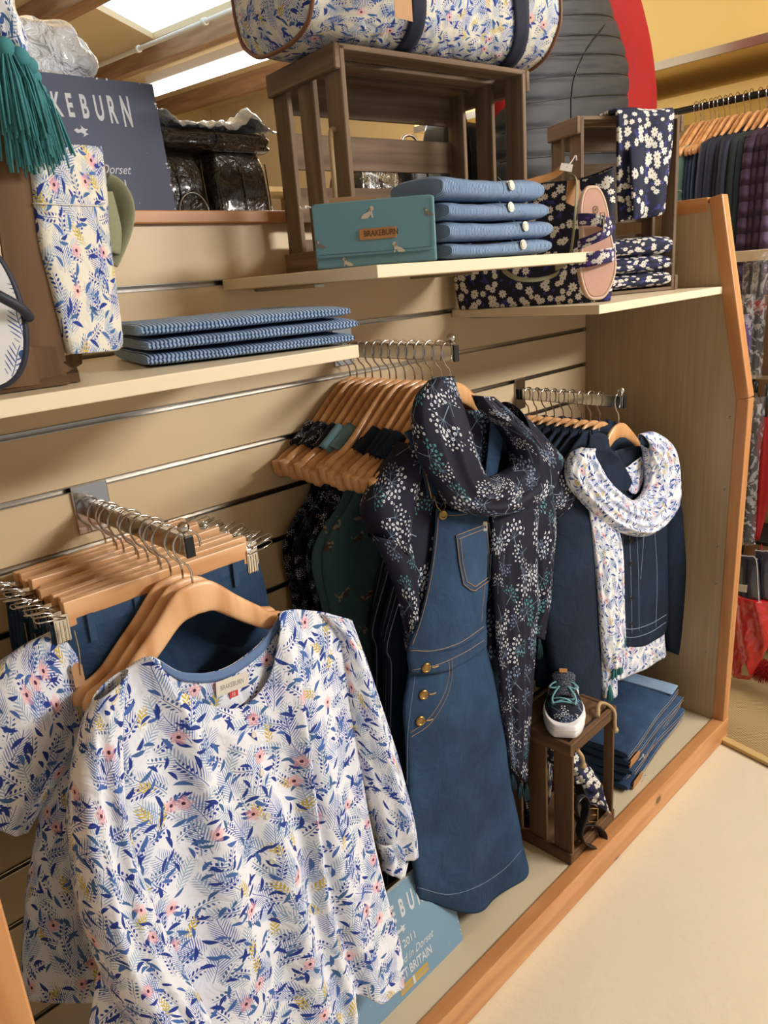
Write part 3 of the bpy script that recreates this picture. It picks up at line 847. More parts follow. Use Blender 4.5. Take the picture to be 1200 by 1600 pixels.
text('BRAKEBURN', wa+out*0.0048+ux*WLn*0.415+uz*WH*0.455, ux, uz, 0.0085, M['printd'], pt, xs=0.80, offs=0.012, ext=0.0002)
MB().tube([wa+out*0.0035+ux*x+uz*z for x, z in ((0.006, 0.021), (WLn*0.5, 0.020), (WLn-0.007, 0.021), (WLn-0.005, WH-0.004))], 0.0003, 5).build('stitching', M['teald'], fl)
k0 = wa+uz*(WH-0.003)
MB().tube(smooth([k0, k0-ux*0.008+uz*0.002, k0-ux*0.014-uz*0.001, k0-ux*0.018+uz*0.003], 12), 0.0014, 6).ell(k0-ux*0.009+uz*0.001, 0.0028).build('cord_knot', plain('white_cord', (226, 220, 206), 0.9), t)
MB().extrude([(0.022, 0.05), (0.10, 0.05), (0.10, 0.100), (0.06, 0.104), (0.030, 0.104), (0.022, 0.096)], wa-out*0.022, ux, uz, 0.0008).build('kraft_tag', M['card'], t)
base(t)

# ------------------------------------------------------------------ holdall on the crate
t = thing('holdall', 'large floral canvas holdall with navy straps lying on the big crate', 'bag', (-0.90, -0.16, 1.734))
axd = Vector((cb.x-ca.x, cb.y-ca.y, 0)).normalized(); ayd = Vector((-axd.y, axd.x, 0))
O = Vector((cen.x-0.0, cen.y-0.012, 1.7345)); HL = 0.52; HD = 0.125; HH = 0.235
def bagpt(u, a, r=1.0, grow=0.0):
    # u -1..1 along, a angle around; flattened bottom
    ca_, sa = math.cos(a), math.sin(a); e = 1-0.05*abs(u)**4
    y = (HD+grow)*math.copysign(abs(ca_)**0.72, ca_)*e; z = (HH/2+grow)*(1+math.copysign(abs(sa)**0.60, sa)*e)-grow
    sag = 0.012*math.sin(u*5)*abs(ca_)+0.006*nz(u*4, ca_*2, sa*2)
    return O + axd*(u*HL/2) + ayd*(y+sag) + Vector((0, 0, max(z*1.0 - 0.006*abs(u)**3*0, 0.0)))
mb = MB(); mb.grid(lambda u, v: bagpt(u*2-1, 2*PI*v), 50, 60, uvf=lambda u, v, p: (u*HL, v*0.8), flip=True)
mb.build('canvas_body', M['floralC'], t)
for s_ in (-1, 1):
    mb = MB(); mb.grid(lambda u, v: (lambda q: O+axd*(s_*(HL/2+0.030*(1-v**3)))+(q-O-axd*(s_*HL/2))*v+Vector((0, 0, HH*0.5))*(1-v))(bagpt(s_, 2*PI*u)), 60, 14, uvf=lambda u, v, p: ((p-O).dot(ayd)+3, p.z), flip=(s_ < 0))
    mb.build('end_panel', M['floralC'], t)
    MB().tube([bagpt(s_*1.0, 2*PI*k/60, grow=0.001)+axd*s_*0.002 for k in range(60)], 0.0035, 8, closed=True).build('piping', M['leatherp'], t)
for us in (-0.36, 0.62):
    mb = MB(); mb.grid(lambda u, v: bagpt(us+(u-0.5)*0.13+0.10*math.sin(2*PI*v)*-1, 2*PI*v, grow=0.0025), 4, 60, flip=True)
    mb.build('navy_strap', M['navyweb'], t, solid=0.0015)
tg = at(630, -20, Y=-0.30)
dn = (at(655, 20, Y=-0.30)-at(615, 0, Y=-0.30)).normalized()
p0 = at(613, -40, Y=-0.325); MB().extrude([(0, 0), (0.034, -0.002), (0.034, -0.060), (0, -0.058)], p0+Vector((0, 0, 0.004)), axd, (0, 0, 1), 0.0006).build('swing_tag', M['card'], t)
base(t)

# ------------------------------------------------------------------ sign boards
def bird(mb_o, O_, ux_, uy_, s_, mat, parent):
    b1 = [(-1, .1), (-.55, .35), (-.3, .15), (.1, .35), (.0, .75), (.5, .35), (1, .3), (.65, .05), (.55, -.15), (.95, -.35), (.5, -.5), (.1, -.75), (.3, -.35), (-.1, -.15), (-.6, -.3), (-.85, -.1)]
    n = Vector(ux_).cross(Vector(uy_)).normalized()
    MB().extrude([(a*s_, b_*s_) for a, b_ in b1], Vector(O_), ux_, uy_, 0.0004).build('bird_emblem', mat, parent)
def sign(name, BL, BR, TR, TL, label, mat, flag):
    """board with its printing; corners are real points"""
    t = thing(name, label, 'sign', (BL+BR)/2)
    ux_ = (BR-BL).normalized(); W = (BR-BL).length; uy_ = ((TL-BL)-ux_*(TL-BL).dot(ux_)).normalized(); H = (TL-BL).dot(uy_); n = ux_.cross(uy_)
    m = MB().extrude([(0, 0), (W, 0), (W, H), (0, H)], BL-n*0.006, ux_, uy_, 0.006, mi=0, mside=1); bd = m.build('board', [mat, M['chip']], t)
    pr = M['print']; f = 0.0002
    P = lambda a, b_: BL+n*f+ux_*W*a+uy_*H*b_
    # arched heading, letter by letter
    word = 'BRAKEBURN'
    for i, ch in enumerate(word):
        a = 0.159+0.077*i; c = (i-4)/4.0
        hh = H*(0.165+0.060*c*c) ; y0 = 0.705-0.040*c*c
        text(ch, P(a, y0), ux_, uy_, hh, pr, bd, xs=0.50*0.052*W/(H*0.0455)*0.62*0.150/(0.165+0.060*c*c), offs=0.03, name='lettering')
    bird(None, P(0.52, 0.60), ux_, uy_, W*0.040, pr, bd)
    text('Est 2011', P(0.52, 0.425), ux_, uy_, H*0.075, pr, bd, xs=0.85, offs=0.008, align='CENTER')
    text('Designed in Dorset', P(0.52, 0.295), ux_, uy_, H*0.072, pr, bd, xs=0.85, shear=0.45, offs=0.0, align='CENTER')
    text('GREAT BRITAIN', P(0.52, 0.165), ux_, uy_, H*0.088, pr, bd, xs=0.66, offs=0.018, align='CENTER')
    if flag:
        for r_ in range(3):
            pass
        fx0, fx1, fy0, fy1 = 0.40, 0.66, 0.045, 0.125
        MB().extrude([(W*fx0, H*fy0), (W*fx1, H*fy0), (W*fx1, H*fy1), (W*fx0, H*fy1)], BL+n*f, ux_, uy_, 0.0003).build('flag_block', M['mustard'], bd)
        for yy in (0.070, 0.092):
            MB().extrude([(W*fx0, H*yy), (W*fx1, H*yy), (W*fx1, H*(yy+0.006)), (W*fx0, H*(yy+0.006))], BL+n*(f+0.0003), ux_, uy_, 0.0003).build('flag_line', mat, bd)
        MB().extrude([(W*0.515, H*fy0), (W*0.535, H*fy0), (W*0.535, H*fy1), (W*0.515, H*fy1)], BL+n*(f+0.0003), ux_, uy_, 0.0004).build('flag_line', pr, bd)
    random.seed(len(label))
    for k in range(26):
        e = random.choice((0, 1, 2, 3)); q = random.random(); a, b_ = ((q, 0.995), (0.994, q), (q, 0.006), (q, random.random()))[e]
        s_ = random.uniform(0.001, 0.0035)*(0.4 if e == 3 else 1)
        MB().extrude([(math.cos(j)*s_*random.uniform(.5, 1.2), math.sin(j)*s_*random.uniform(.4, 1)) for j in (0, 1, 2, 3, 4, 5)], P(a, b_), ux_, uy_, 0.0003).build('chip_mark', M['chip'], bd)
    base(t); return t
BR = at(275, 325, Y=0.020); BR.z = 1.5165; TR = BR+Vector((-0.010, 0.018, 0.198)); Ws = 0.285
ux_s = Vector((-0.999, 0.035, 0))
BL = BR+ux_s*Ws; sign('sign_board', BL, BR, TR, BL+(TR-BR), 'chipped navy sign board standing on the top rail', M['signn'], False)
BR = Vector((-1.086, -0.374, 0.0685)); BL = BR+Vector((-0.305, -0.004, 0)); up_ = Vector((0, 0.045, 0.208))
sign('sign_board', BL, BR, BR+up_, BL+up_, 'blue-grey sign board leaning against the clothes on the display base', M['signb'], True)
# ------------------------------------------------------------------ hangers (origin = top of the arm's bar)
def hook_pts(zt=-0.075):
    pts = []
    for k in range(15):
        a = math.radians(200-k*(215/14)); pts.append((0.0205*math.cos(a), 0, -0.0185+0.0205*math.sin(a)))
    pts += [(0.0135, 0, -0.038), (0.003, 0, -0.048), (0, 0, -0.058), (0, 0, zt)]
    return [(-x, y, z) for x, y, z in pts]
def shoulder(prof, mb, thc=0.0058, tht=0.0095, hc=0.0185, ht=0.0145, bow=0.0):
    R = []
    n = 56
    hp = [(hc,), (hc,), (hc*0.95,), (hc*0.86,), (hc*0.80,), (hc*0.52,), (ht*0.95,), (ht,)]
    for i in range(n+1):
        u = i/n*2-1; x, z = crv(prof, abs(u)); x *= math.copysign(1, u) if abs(u) > 1e-6 else 0
        e = min(1, (1-abs(u))*12+0.12)**0.5
        h0_ = hc+(ht-hc)*abs(u); h = crv(hp, abs(u))[0]*e; th = (thc+(tht-thc)*abs(u)**2)*e
        R.append([Vector((x, bow*abs(u)**2+th*math.copysign(abs(math.cos(a))**0.85, math.cos(a)), z-h0_+h*math.copysign(abs(math.sin(a))**0.9, math.sin(a)))) for a in [2*PI*k/18 for k in range(18)]])
    mb.loft(R, cap=True, uvs=None)
    for f in range(len(mb.uv)): pass
    return mb
PA = [(0, -0.074), (0.028, -0.082), (0.065, -0.116), (0.105, -0.150), (0.140, -0.172), (0.170, -0.186)]
PB = [(0, -0.072), (0.03, -0.080), (0.07, -0.108), (0.12, -0.150), (0.17, -0.182), (0.215, -0.205)]
def mk_hanger(label, loc, mat='hanger', bar=True, prof=PB, rz=0, hc=0.019, bow=0.0):
    t = thing('coat_hanger', label, 'coat hanger', loc, rz)
    sh = shoulder(prof, MB(), hc=hc, bow=bow).build('shoulder', M[mat], t)
    MB().tube(hook_pts(), 0.0016, 8).build('hook', M['chrome'], t)
    if bar:
        xe, ze = 0.196, prof[-1][1]-0.018
        MB().tube([(-xe, bow, ze), (xe, bow, ze)], 0.0062, 12).build('trouser_bar', M[mat], t)
        for s_ in (-1, 1):
            MB().tube(smooth([(s_*0.209, bow, ze+0.018), (s_*0.206, bow, ze), (s_*0.199, bow, ze-0.006), (s_*0.186, bow, ze+0.001)], 8), [0.0115, 0.0115, 0.012, 0.012, 0.0122, 0.0122, 0.0115, 0.010, 0.008], 12, sq=(1, 0.8)).build('bar_end', M[mat], t)
    return t

# ---- arm 2 : hangers with dark tops, teal tops, dungarees, front blouse and pinafore
Z2 = 1.2505+0.0155
G2 = 'wooden hangers on the middle arm'
H2 = []
h0 = mk_hanger('rearmost wooden hanger on the arm below the middle shelf', (A2[0], -0.020, Z2))
h0['group'] = G2; H2.append(h0)
wrap = ['dark floral']*4+['teal']*2+['denim']*6+['front']
names = ['wooden hanger with dark floral strap, rearmost on the middle arm', 'second from the wall of the hangers with dark floral straps', 'third from the wall of the hangers with dark floral straps', 'wooden hanger with dark floral strap next to the teal ones',
 'rear wooden hanger with a teal strap rolled round its shoulder', 'front wooden hanger with a teal strap rolled round its shoulder',
 'wooden hanger with denim strap just in front of the teal straps', 'second wooden hanger in front of the teal straps, denim strap on it', 'third wooden hanger in front of the teal straps, denim strap on it', 'fourth wooden hanger in front of the teal straps, denim strap on it', 'fifth wooden hanger in front of the teal straps, denim strap on it', 'wooden hanger directly behind the front pinafore hanger', 'front wooden hanger inside the navy scarf and denim pinafore']
h0['label'] = names[0]
YS2 = [-0.018-0.0228*k for k in range(13)]
RZ2 = [0.02, 0.05, -0.02, 0.04, 0.00, -0.05, 0.07, 0.03, -0.04, 0.03, 0.00, -0.03, 0.0]
h0.location.y = YS2[0]
for k in range(1, 13):
    H2.append(dup(h0, (A2[0], YS2[k], Z2), (0, RZ2[k]*0.6, RZ2[k]), names[k], G2))
def hung(label, cat, name, loc, rz, mat, prof, zs, thick=0.012, strap=True, group=None, seed=0, sleeves=None, strapmat=None, uvk=1.0, smat=None, fold=0.10):
    """flat hanging garment in hanger coordinates; prof = half widths at the heights zs"""
    t = thing(name, label, cat, loc, rz, group)
    mb = MB(); rings = []; n = 44; nr = 46
    for j in range(nr+1):
        q = crv([(a, b) for a, b in zip(prof, zs)], j/nr); hw, z = q; tt = j/nr; ring = []
        for k in range(n):
            a = 2*PI*k/n; ca, sa = math.cos(a), math.sin(a)
            th = thick*(0.35+0.65*min(1, tt*3))
            y = th*math.copysign(abs(sa)**0.8, sa)*(1+fold*3*math.sin(ca*9+seed+2*nz(seed, tt*3))) + 0.008*tt*nz(ca*2+seed, tt*2)
            ring.append(Vector((hw*ca*(1+0.02*nz(tt*5, sa+seed)), y, z)))
        rings.append(ring)
    mb.loft(rings, cap=False, uvs=lambda i, k: [(rings[a][b % n].x*uvk+seed, rings[a][b % n].z*uvk+seed*.3) for a, b in ((i, k), (i, k+1), (i+1, k+1), (i+1, k))])
    mb.build('body', mat, t, solid=0.0012)
    if strap:
        for s_ in (-1, 1):
            x0, z0 = crv(PB, 0.76); x1, z1 = crv(PB, 0.56)
            R = []
            for i in range(9):
                f = i/8; x = x0+(x1-x0)*f; z = z0+(z1-z0)*f
                dr = Vector((x1-x0, 0, z1-z0)).normalized(); nn = Vector((-dr.z, 0, s_*dr.x))
                R.append([Vector((s_*x, 0, z-0.0165))+nn*0.0215*math.cos(a)*(1+.06*nz(i, a)) + Vector((0, 1, 0))*0.0142*math.sin(a) for a in [2*PI*k/18 for k in range(18)]])
            MB().loft(R, cap=False, uvs=lambda i, k: [(R[a][b % 18].x+seed+b*0.003, R[a][b % 18].z+b*0.004) for a, b in ((i, k), (i, k+1), (i+1, k+1), (i+1, k))]).build('strap', strapmat or mat, t, solid=0.0012)
            MB().beam((s_*x0*0.96, 0, z0-0.035), (s_*prof[0]*0.92, 0, zs[0]-0.01), 0.012, 0.034, up=(0, 1, 0)).build('strap', strapmat or mat, t)
    if smat:
        for s_ in (-1, 1):
            MB().tube([(s_*w_*0.985, -thick*0.5, z) for w_, z in [crv([(a, b) for a, b in zip(prof, zs)], i/30) for i in range(31)]], 0.0009, 5).build('edge_seam', smat, t)
    return t
SL = ([0.085, 0.125, 0.145, 0.222, 0.215, 0.225, 0.235], [-0.215, -0.245, -0.29, -0.375, -0.50, -0.62, -0.74])
DG = ([0.080, 0.095, 0.120, 0.190, 0.185, 0.200, 0.225, 0.245], [-0.24, -0.30, -0.40, -0.53, -0.58, -0.70, -0.90, -1.06])
lab2 = ['dark floral sleeveless top, rearmost on the middle arm', 'dark floral sleeveless top, second from the wall', 'dark floral sleeveless top, third from the wall', 'dark floral sleeveless top right behind the teal ones',
 'teal dog print sleeveless top, the rear one of the pair', 'teal dog print sleeveless top with cut-in armhole, in front of its pair']
for k in range(4): hung(lab2[k], 'top', 'sleeveless_top', (A2[0], YS2[k], Z2), RZ2[k], M['umbelS'], SL[0], SL[1], 0.009, group='dark floral tops on the middle arm', seed=k)
def tealdog():
    m, b = begin('teal_dog_print', 0.8, 0, 0.2); uv, x, y = uvs()
    u, v, r1, r2, r3 = voro(x, y, 0.085, (2.2, 5.1), 0.6)
    u = (fract(r2*17)*2-1 > 0.0)*2.0*u - u
    body = ((u*u)*40 + (v*v)*210) < 1.0
    head = ((u-0.15)*(u-0.15)*260 + (v-0.085)*(v-0.085)*330) < 1.0
    legs = (absf(absf(u)-0.11) < 0.022)*(v < 0.0)*(v > -0.14)
    tail = (absf(u+0.17+v*0.5) < 0.015)*(v > 0.0)*(v < 0.12)
    mk = maxf(maxf(body, head), maxf(legs, tail))
    setc(b, mix(mk, lin((66, 98, 106)), mix(noisef(uv, 60, 1) > 0.5, lin((150, 140, 124)), lin((84, 70, 62))))); return m
M['tealdog'] = tealdog()
for k in (4, 5): hung(lab2[k], 'top', 'sleeveless_top', (A2[0]+(0.012 if k == 5 else 0), YS2[k], Z2), RZ2[k], M['tealdog'], [0.085, 0.120, 0.130, 0.215, 0.21, 0.20, 0.20], SL[1], 0.012, group='teal dog print tops on the middle arm', seed=k*2.2, strapmat=M['teal'], fold=0.2)
lab3 = ['dark denim dungaree dress hanging just in front of the teal tops', 'second dark denim dungaree dress in front of the teal tops', 'third dark denim dungaree dress in front of the teal tops', 'fourth dark denim dungaree dress in front of the teal tops', 'fifth dark denim dungaree dress in front of the teal tops', 'dark denim dungaree dress nearest behind the front pinafore']
for i, k in enumerate(range(6, 12)):
    o = hung(lab3[i], 'dress', 'dungaree_dress', (A2[0]+0.010*(i-5)*-0.4, YS2[k], Z2), RZ2[k], M['denimd'], [w_*(1-0.03*(5-i)) for w_ in DG[0]], [z if z > -0.9 else z+0.03*(5-i)*0.5+(0.015 if i < 5 else 0.0) for z in DG[1]], 0.010, group='dungaree dresses on the middle arm', seed=k*1.3, smat=M['threadw'], fold=0.06)

# ---- front blouse (dandelion print) under the pinafore
t = thing('blouse', 'navy dandelion print short sleeved blouse under the denim pinafore', 'blouse', (A2[0], -0.292, Z2-0.2))
by = -0.308; bb = 0.02
mb = coons(None, [(640, 690), (612, 740), (607, 830), (622, 930), (640, 1030)], [(800, 655), (838, 720), (830, 800), (808, 900), (795, 1000)],
     [(640, 690), (668, 655), (700, 640), (735, 640), (770, 640), (800, 655)], [(640, 1030), (700, 1035), (750, 1030), (795, 1000)], (50, 60), Y=by, b=bb,
     disp=lambda s, t_: -0.014*math.sin(PI*s)**0.6+0.004*math.sin(s*19+t_*3)*t_)
fr = mb.build('front', M['umbel'], t, solid=0.001)
mb = tube_loft([((632, 692), (668, 668)), ((600, 735), (652, 740)), ((570, 790), (640, 800)), ((584, 835), (628, 870))], -0.300, 0.0, 0.036, fold=0.07, seed=1.1, nr=36)
mb.build('sleeve', M['umbel'], t, solid=0.001)
mb = tube_loft([((790, 628), (812, 680)), ((835, 668), (822, 740)), ((876, 712), (838, 800)), ((898, 735), (862, 812))], -0.300, 0.0, 0.034, fold=0.07, seed=2.1, nr=36)
mb.build('sleeve', M['umbel'], t, solid=0.001)
mb = tube_loft([((585, 838), (640, 848)), ((612, 900), (648, 900)), ((632, 960), (652, 960)), ((640, 1020), (655, 1015))], -0.315, 0.0, 0.018, fold=0.08, seed=4.1, nr=26)
mb.build('side_panel', M['umbel'], t, solid=0.001)
base(t)

# ---- pinafore dress
t = thing('pinafore_dress', 'mid blue denim pinafore dress with bib pocket and brass buttons', 'dress', (A2[0], -0.33, 0.6))
PY = -0.322; PBB = 0.02
skirt = MB()
def skd(front):
    sg = -1 if front else 1
    return lambda s, t_: sg*(0.020+0.016*t_)*math.sin(PI*s)**0.5 + (0.004+0.006*t_)*math.sin(s*13+1.2*nz(t_*2, s*2))*t_ + 0.003*nz(s*6, t_*7)
SKL = [(640, 1045), (631, 1100), (634, 1180), (636, 1260), (641, 1340), (650, 1402)]
SKR = [(757, 1000), (772, 1060), (787, 1140), (796, 1210), (812, 1290), (820, 1338)]
SKT = [(640, 1045), (680, 1040), (720, 1022), (757, 1000)]
SKB = [(650, 1402), (700, 1412), (745, 1400), (790, 1372), (820, 1338)]
coons(None, SKL, SKR, SKT, SKB, (60, 80), Y=PY, b=PBB, disp=skd(True), mb=skirt, uvk=1)
sk_f = skirt.build('skirt', M['denim'], t, solid=0.0016)
coons(None, SKL, SKR, SKT, [(655, 1418), (700, 1428), (745, 1418), (775, 1400), (812, 1345)], (50, 60), Y=PY, b=PBB, disp=skd(False), uvk=1, seed=1).build('skirt_back', M['denimd'], t, solid=0.0016)
BL_ = [(681, 794), (677, 850), (668, 910), (655, 965), (636, 1012)]
BR_ = [(764, 782), (768, 830), (766, 880), (760, 935), (757, 975)]
mb = coons(None, BL_, BR_, [(681, 794), (710, 797), (740, 792), (764, 782)], [(636, 1012), (680, 1012), (720, 998), (757, 975)], (50, 60), Y=PY-0.008, b=PBB,
     disp=lambda s, t_: -0.012*math.sin(PI*s)**0.7 - 0.012*t_*math.sin(PI*s)**0.5 + 0.002*nz(s*5, t_*6))
bib = mb.build('bib', M['denim'], t, solid=0.0016)
mb = coons(None, [(636, 1010), (636, 1028), (640, 1052)], [(758, 972), (759, 990), (759, 1006)], [(636, 1010), (680, 1010), (720, 996), (758, 972)], [(640, 1052), (684, 1044), (722, 1026), (759, 1006)], (50, 12), Y=PY-0.010, b=PBB,
     disp=lambda s, t_: -0.020*math.sin(PI*s)**0.5)
wb_ = mb.build('waistband', M['denim'], t, solid=0.0022)
bv = bvh_of(sk_f, bib, wb_)
def ss(pts, par, **k): seam(bv, pts, 'stitching', par, **k)
ss([(685, 800), (681, 850), (672, 910), (659, 965), (644, 1008)], bib, mat='thread'); ss([(759, 790), (763, 830), (761, 880), (755, 935), (752, 972)], bib)
ss([(686, 803), (712, 805), (740, 800), (760, 792)], bib)
ss([(640, 1016), (680, 1016), (720, 1003), (755, 979)], wb_); ss([(643, 1047), (684, 1038), (722, 1021), (756, 1000)], wb_)
pk = [(711, 836), (761, 817), (765, 850), (766, 880), (764, 905), (740, 922), (733, 921), (722, 912), (716, 880), (711, 836)]
def poly(pts, par, **k):
    P = []
    for (a, b), (c, d) in zip(pts, pts[1:]):
        for i in range(8): P.append((a+(c-a)*i/8, b+(d-b)*i/8))
    P.append(pts[-1]); W_ = [on(bv, x, y, k.get('off', 0.001))[0] for x, y in P]; W_ = [q for q in W_ if q is not None]
    MB().tube(W_, k.get('r', 0.0006), 5).build('stitching', M[k.get('mat', 'thread')], par)
# bib pocket: its own raised panel
pkc = [(a, b) for a, b in pk[:-1]]
def patchpx(outline, par, name, mat, off=0.0022, n=14):
    """raised patch lying on the garment surface, bounded by an outline with 4 sides given as L,R,T,B"""
    L_, R_, T_, B_ = outline; mb = MB()
    def f(s, t_):
        l, r, tp, bt = crv(L_, t_), crv(R_, t_), crv(T_, s), crv(B_, s)
        q = [(1-s)*l[i]+s*r[i]+(1-t_)*tp[i]+t_*bt[i]-((1-s)*(1-t_)*L_[0][i]+s*(1-t_)*R_[0][i]+(1-s)*t_*L_[-1][i]+s*t_*R_[-1][i]) for i in (0, 1)]
        p, _ = on(bv, q[0], q[1], off); return p if p is not None else at(q[0], q[1], PY-0.03)
    mb.grid(f, n, n, uvf=lambda s, t_, p: (p.x, p.z)); return mb.build(name, M[mat] if isinstance(mat, str) else mat, par, solid=0.0012)
pp = patchpx(([(711, 837), (715, 875), (722, 913)], [(762, 817), (767, 860), (765, 906)], [(711, 837), (737, 827), (762, 817)], [(722, 913), (738, 923), (765, 906)]), bib, 'pocket', M['denimj'])
poly(pk, pp, off=0.0040); poly([(714, 842), (759, 824)], pp, off=0.0040); poly([(717, 841), (721, 880), (727, 908), (740, 916), (760, 902), (761, 860), (757, 824)], pp, off=0.0040)
lp, ln = on(bv, 755, 822, 0.004)
MB().extrude([(-0.004, -0.009), (0.004, -0.009), (0.004, 0.009), (-0.004, 0.009)], lp, RT, UP, 0.0006).build('brand_tab', M['labelw'], pp)
MB().extrude([(-0.002, -0.004), (0.002, -0.003), (0.001, 0.002), (-0.002, 0.001)], lp+ln*0.0010, RT, UP, 0.0003).build('tab_mark', M['printd'], pp)
ss([(706, 1032), (706, 1055), (697, 1090), (672, 1130), (641, 1152)], sk_f); ss([(701, 1035), (701, 1056), (691, 1090), (668, 1124), (641, 1145)], sk_f)
ss([(648, 1056), (642, 1100), (637, 1150), (636, 1225)], sk_f, mat='threadw')
ss([(652, 1386), (700, 1397), (745, 1385), (787, 1358), (816, 1326)], sk_f, mat='threadw')
for (x, y, par) in ((665, 1043, wb_), (661, 1085, sk_f), (656, 1126, sk_f)):
    button(bv, x, y, par, 0.0098); ss([(x+9, y-0.5), (x+14, y-1), (x+19, y-3)], par, r=0.0013, n=8, off=0.0016)
# straps, buckle, bib button
def strap_(rows, Y, name, parent, mat='denim', b=0.0, depth=0.003, **k): return tube_loft(rows, Y, b, depth, fold=0.0, nseg=16, nr=26, **k).build(name, M[mat], parent)
st1 = strap_([((632, 676), (652, 668)), ((648, 705), (668, 700)), ((660, 740), (676, 736)), ((668, 775), (686, 770))], -0.338, 'strap', t)
strap_([((768, 640), (790, 640)), ((762, 700), (784, 700)), ((752, 790), (768, 785))], -0.334, 'strap', t)
MB().tube([at(x, y, -0.345) for x, y in ((662, 728), (676, 722), (688, 770), (674, 778))], 0.0016, 8, closed=True).build('buckle', M['brass'], st1)
MB().tube([at(x, y, -0.347) for x, y in ((664, 742), (680, 738))], 0.0014, 8).build('buckle_bar', M['brass'], st1)
button(bv, 691, 804, bib, 0.0095)
MB().tube([at(x, y, -0.349) for x, y in ((678, 775), (683, 792), (690, 800), (696, 792), (694, 778), (688, 772))], 0.0010, 6).build('clasp_loop', M['brass'], st1)
base(t)

# ---- navy scarf over the pinafore
t = thing('scarf', 'navy dandelion print scarf looped round the neck of the pinafore', 'scarf', (A2[0]+0.05, -0.36, 1.1))
def sdep(c, a=0.3): return lambda q: c*(a+(1-a)*min(1, 4*min(q, 1-q)+0.15))
tube_loft([((676, 592), (706, 588)), ((652, 622), (712, 612)), ((647, 668), (724, 650)), ((656, 712), (738, 700)), ((678, 752), (752, 738)), ((704, 790), (768, 748)), ((752, 806), (780, 742)), ((800, 800), (790, 738)), ((845, 775), (806, 722)), ((862, 742), (800, 690)), ((846, 702), (780, 662)), ((805, 655), (752, 640)), ((768, 620), (740, 618))],
    -0.362, 0.03, sdep(0.034), nr=170, nseg=90, fold=0.13, nf=4, seed=3.3, ridge=0.16, rn=11).build('loop', M['umbel'], t, solid=0.0012)
tube_loft([((772, 775), (845, 765)), ((768, 850), (838, 840)), ((772, 930), (838, 930)), ((778, 1020), (832, 1020)), ((785, 1110), (826, 1115)), ((796, 1195), (822, 1225))], -0.350, 0.0, sdep(0.020), nr=80, nseg=80, fold=0.14, nf=5, seed=5.3, ridge=0.22, rn=13).build('long_tail', M['umbel'], t, solid=0.0012)
tube_loft([((815, 780), (862, 750)), ((822, 850), (866, 830)), ((830, 930), (858, 920)), ((826, 990), (850, 1000))], -0.335, 0.0, sdep(0.018), nr=70, nseg=70, fold=0.12, nf=4, seed=6.6, ridge=0.22, rn=11).build('short_tail', M['umbel'], t, solid=0.0012)
def tassel_mb(px, py, Y, L, r, seed=0, b=0):
    random.seed(int(seed*10)+3); mb = MB(); p0 = at(px, py, Y, b=b)
    mb.ell(p0+Vector((0, 0, -0.006)), (r*0.45, r*0.45, 0.009), 10, 8)
    for k in range(46):
        a = random.uniform(0, 2*PI); rr_ = r*random.uniform(0.2, 1.0); l = L*random.uniform(0.85, 1.05)
        dx, dy = math.cos(a)*rr_, math.sin(a)*rr_*0.7
        mb.tube([p0+Vector((dx*0.2, dy*0.2, -0.004)), p0+Vector((dx*0.75, dy*0.75, -l*0.4)), p0+Vector((dx*1.05+random.uniform(-.002, .002), dy, -l))], 0.0011, 4)
    return mb
M['tasseld'] = plain('dark_teal_tassel', (18, 48, 58), 0.85, var=0.3, sc=150)
for i, (x, y) in enumerate(((800, 1210), (813, 1222), (822, 1226), (832, 995), (842, 1000))):
    tassel_mb(x, y, -0.345, 0.040, 0.010, i).build('tassel', M['tasseld'], t)
base(t)
# ------------------------------------------------------------------ arm 1 : clip hangers with jeans, then floral tops
Z1 = 1.058+0.0155
def mk_clip(label, loc):
    t = thing('clip_hanger', label, 'clip hanger', loc, 0, 'wooden clip hangers on the left arm')
    MB().box((0, 0, -0.088), (0.300, 0.012, 0.036)).build('wooden_bar', M['hanger2'], t, bev=0.0015)
    MB().tube(hook_pts(-0.072), 0.0017, 8).build('hook', M['chrome'], t)
    for s_ in (-1, 1):
        x = s_*0.157
        mb = MB()
        for yy in (-0.007, 0.007):
            mb.box((x, yy, -0.105), (0.020, 0.0010, 0.034))
            for j in range(4): mb.box((x-0.0075+0.005*j, yy*1.12, -0.108), (0.0016, 0.0016, 0.030))
        mb.box((x, 0, -0.086), (0.020, 0.016, 0.004))
        c = mb.build('clip', M['chrome'], t, bev=0.0004, bseg=1)
        for yy in (-0.006, 0.006):
            o = s_*0.034
            MB().tube([(x-s_*0.006, yy, -0.088), (x+o*0.4, yy*1.2, -0.080), (x+o, yy*1.6, -0.077), (x+o*1.06, yy*2.6, -0.078), (x+o, yy*3.2, -0.080), (x+o*0.3, yy*3.2, -0.084), (x-s_*0.006, yy*1.6, -0.090)], 0.0011, 6, closed=True).build('clip_lever', M['chrome'], c)
    return t
NC = 9
YC = [-0.028-0.0242*k for k in range(NC)]
cn = ['wooden clip hanger closest to the wall on the left arm', 'second wooden clip hanger from the wall on the left arm', 'third wooden clip hanger from the wall on the left arm', 'fourth wooden clip hanger from the wall on the left arm', 'fifth wooden clip hanger from the wall on the left arm', 'sixth wooden clip hanger from the wall on the left arm', 'seventh wooden clip hanger from the wall on the left arm', 'eighth clip hanger from the wall, next to the front one', 'front wooden clip hanger right behind the coat hangers of the tops']
RC = [0.06, -0.02, 0.05, 0.09, 0.02, -0.05, 0.04, -0.02, 0.05]
cl0 = mk_clip(cn[0], (A1[0], YC[0], Z1)); cl0.rotation_euler = (0, 0, RC[0])
for k in range(1, NC): dup(cl0, (A1[0]+0.004*math.sin(k*2.1), YC[k], Z1), (0, RC[k]*0.4+0.025*math.sin(k*2.7), RC[k]), cn[k])
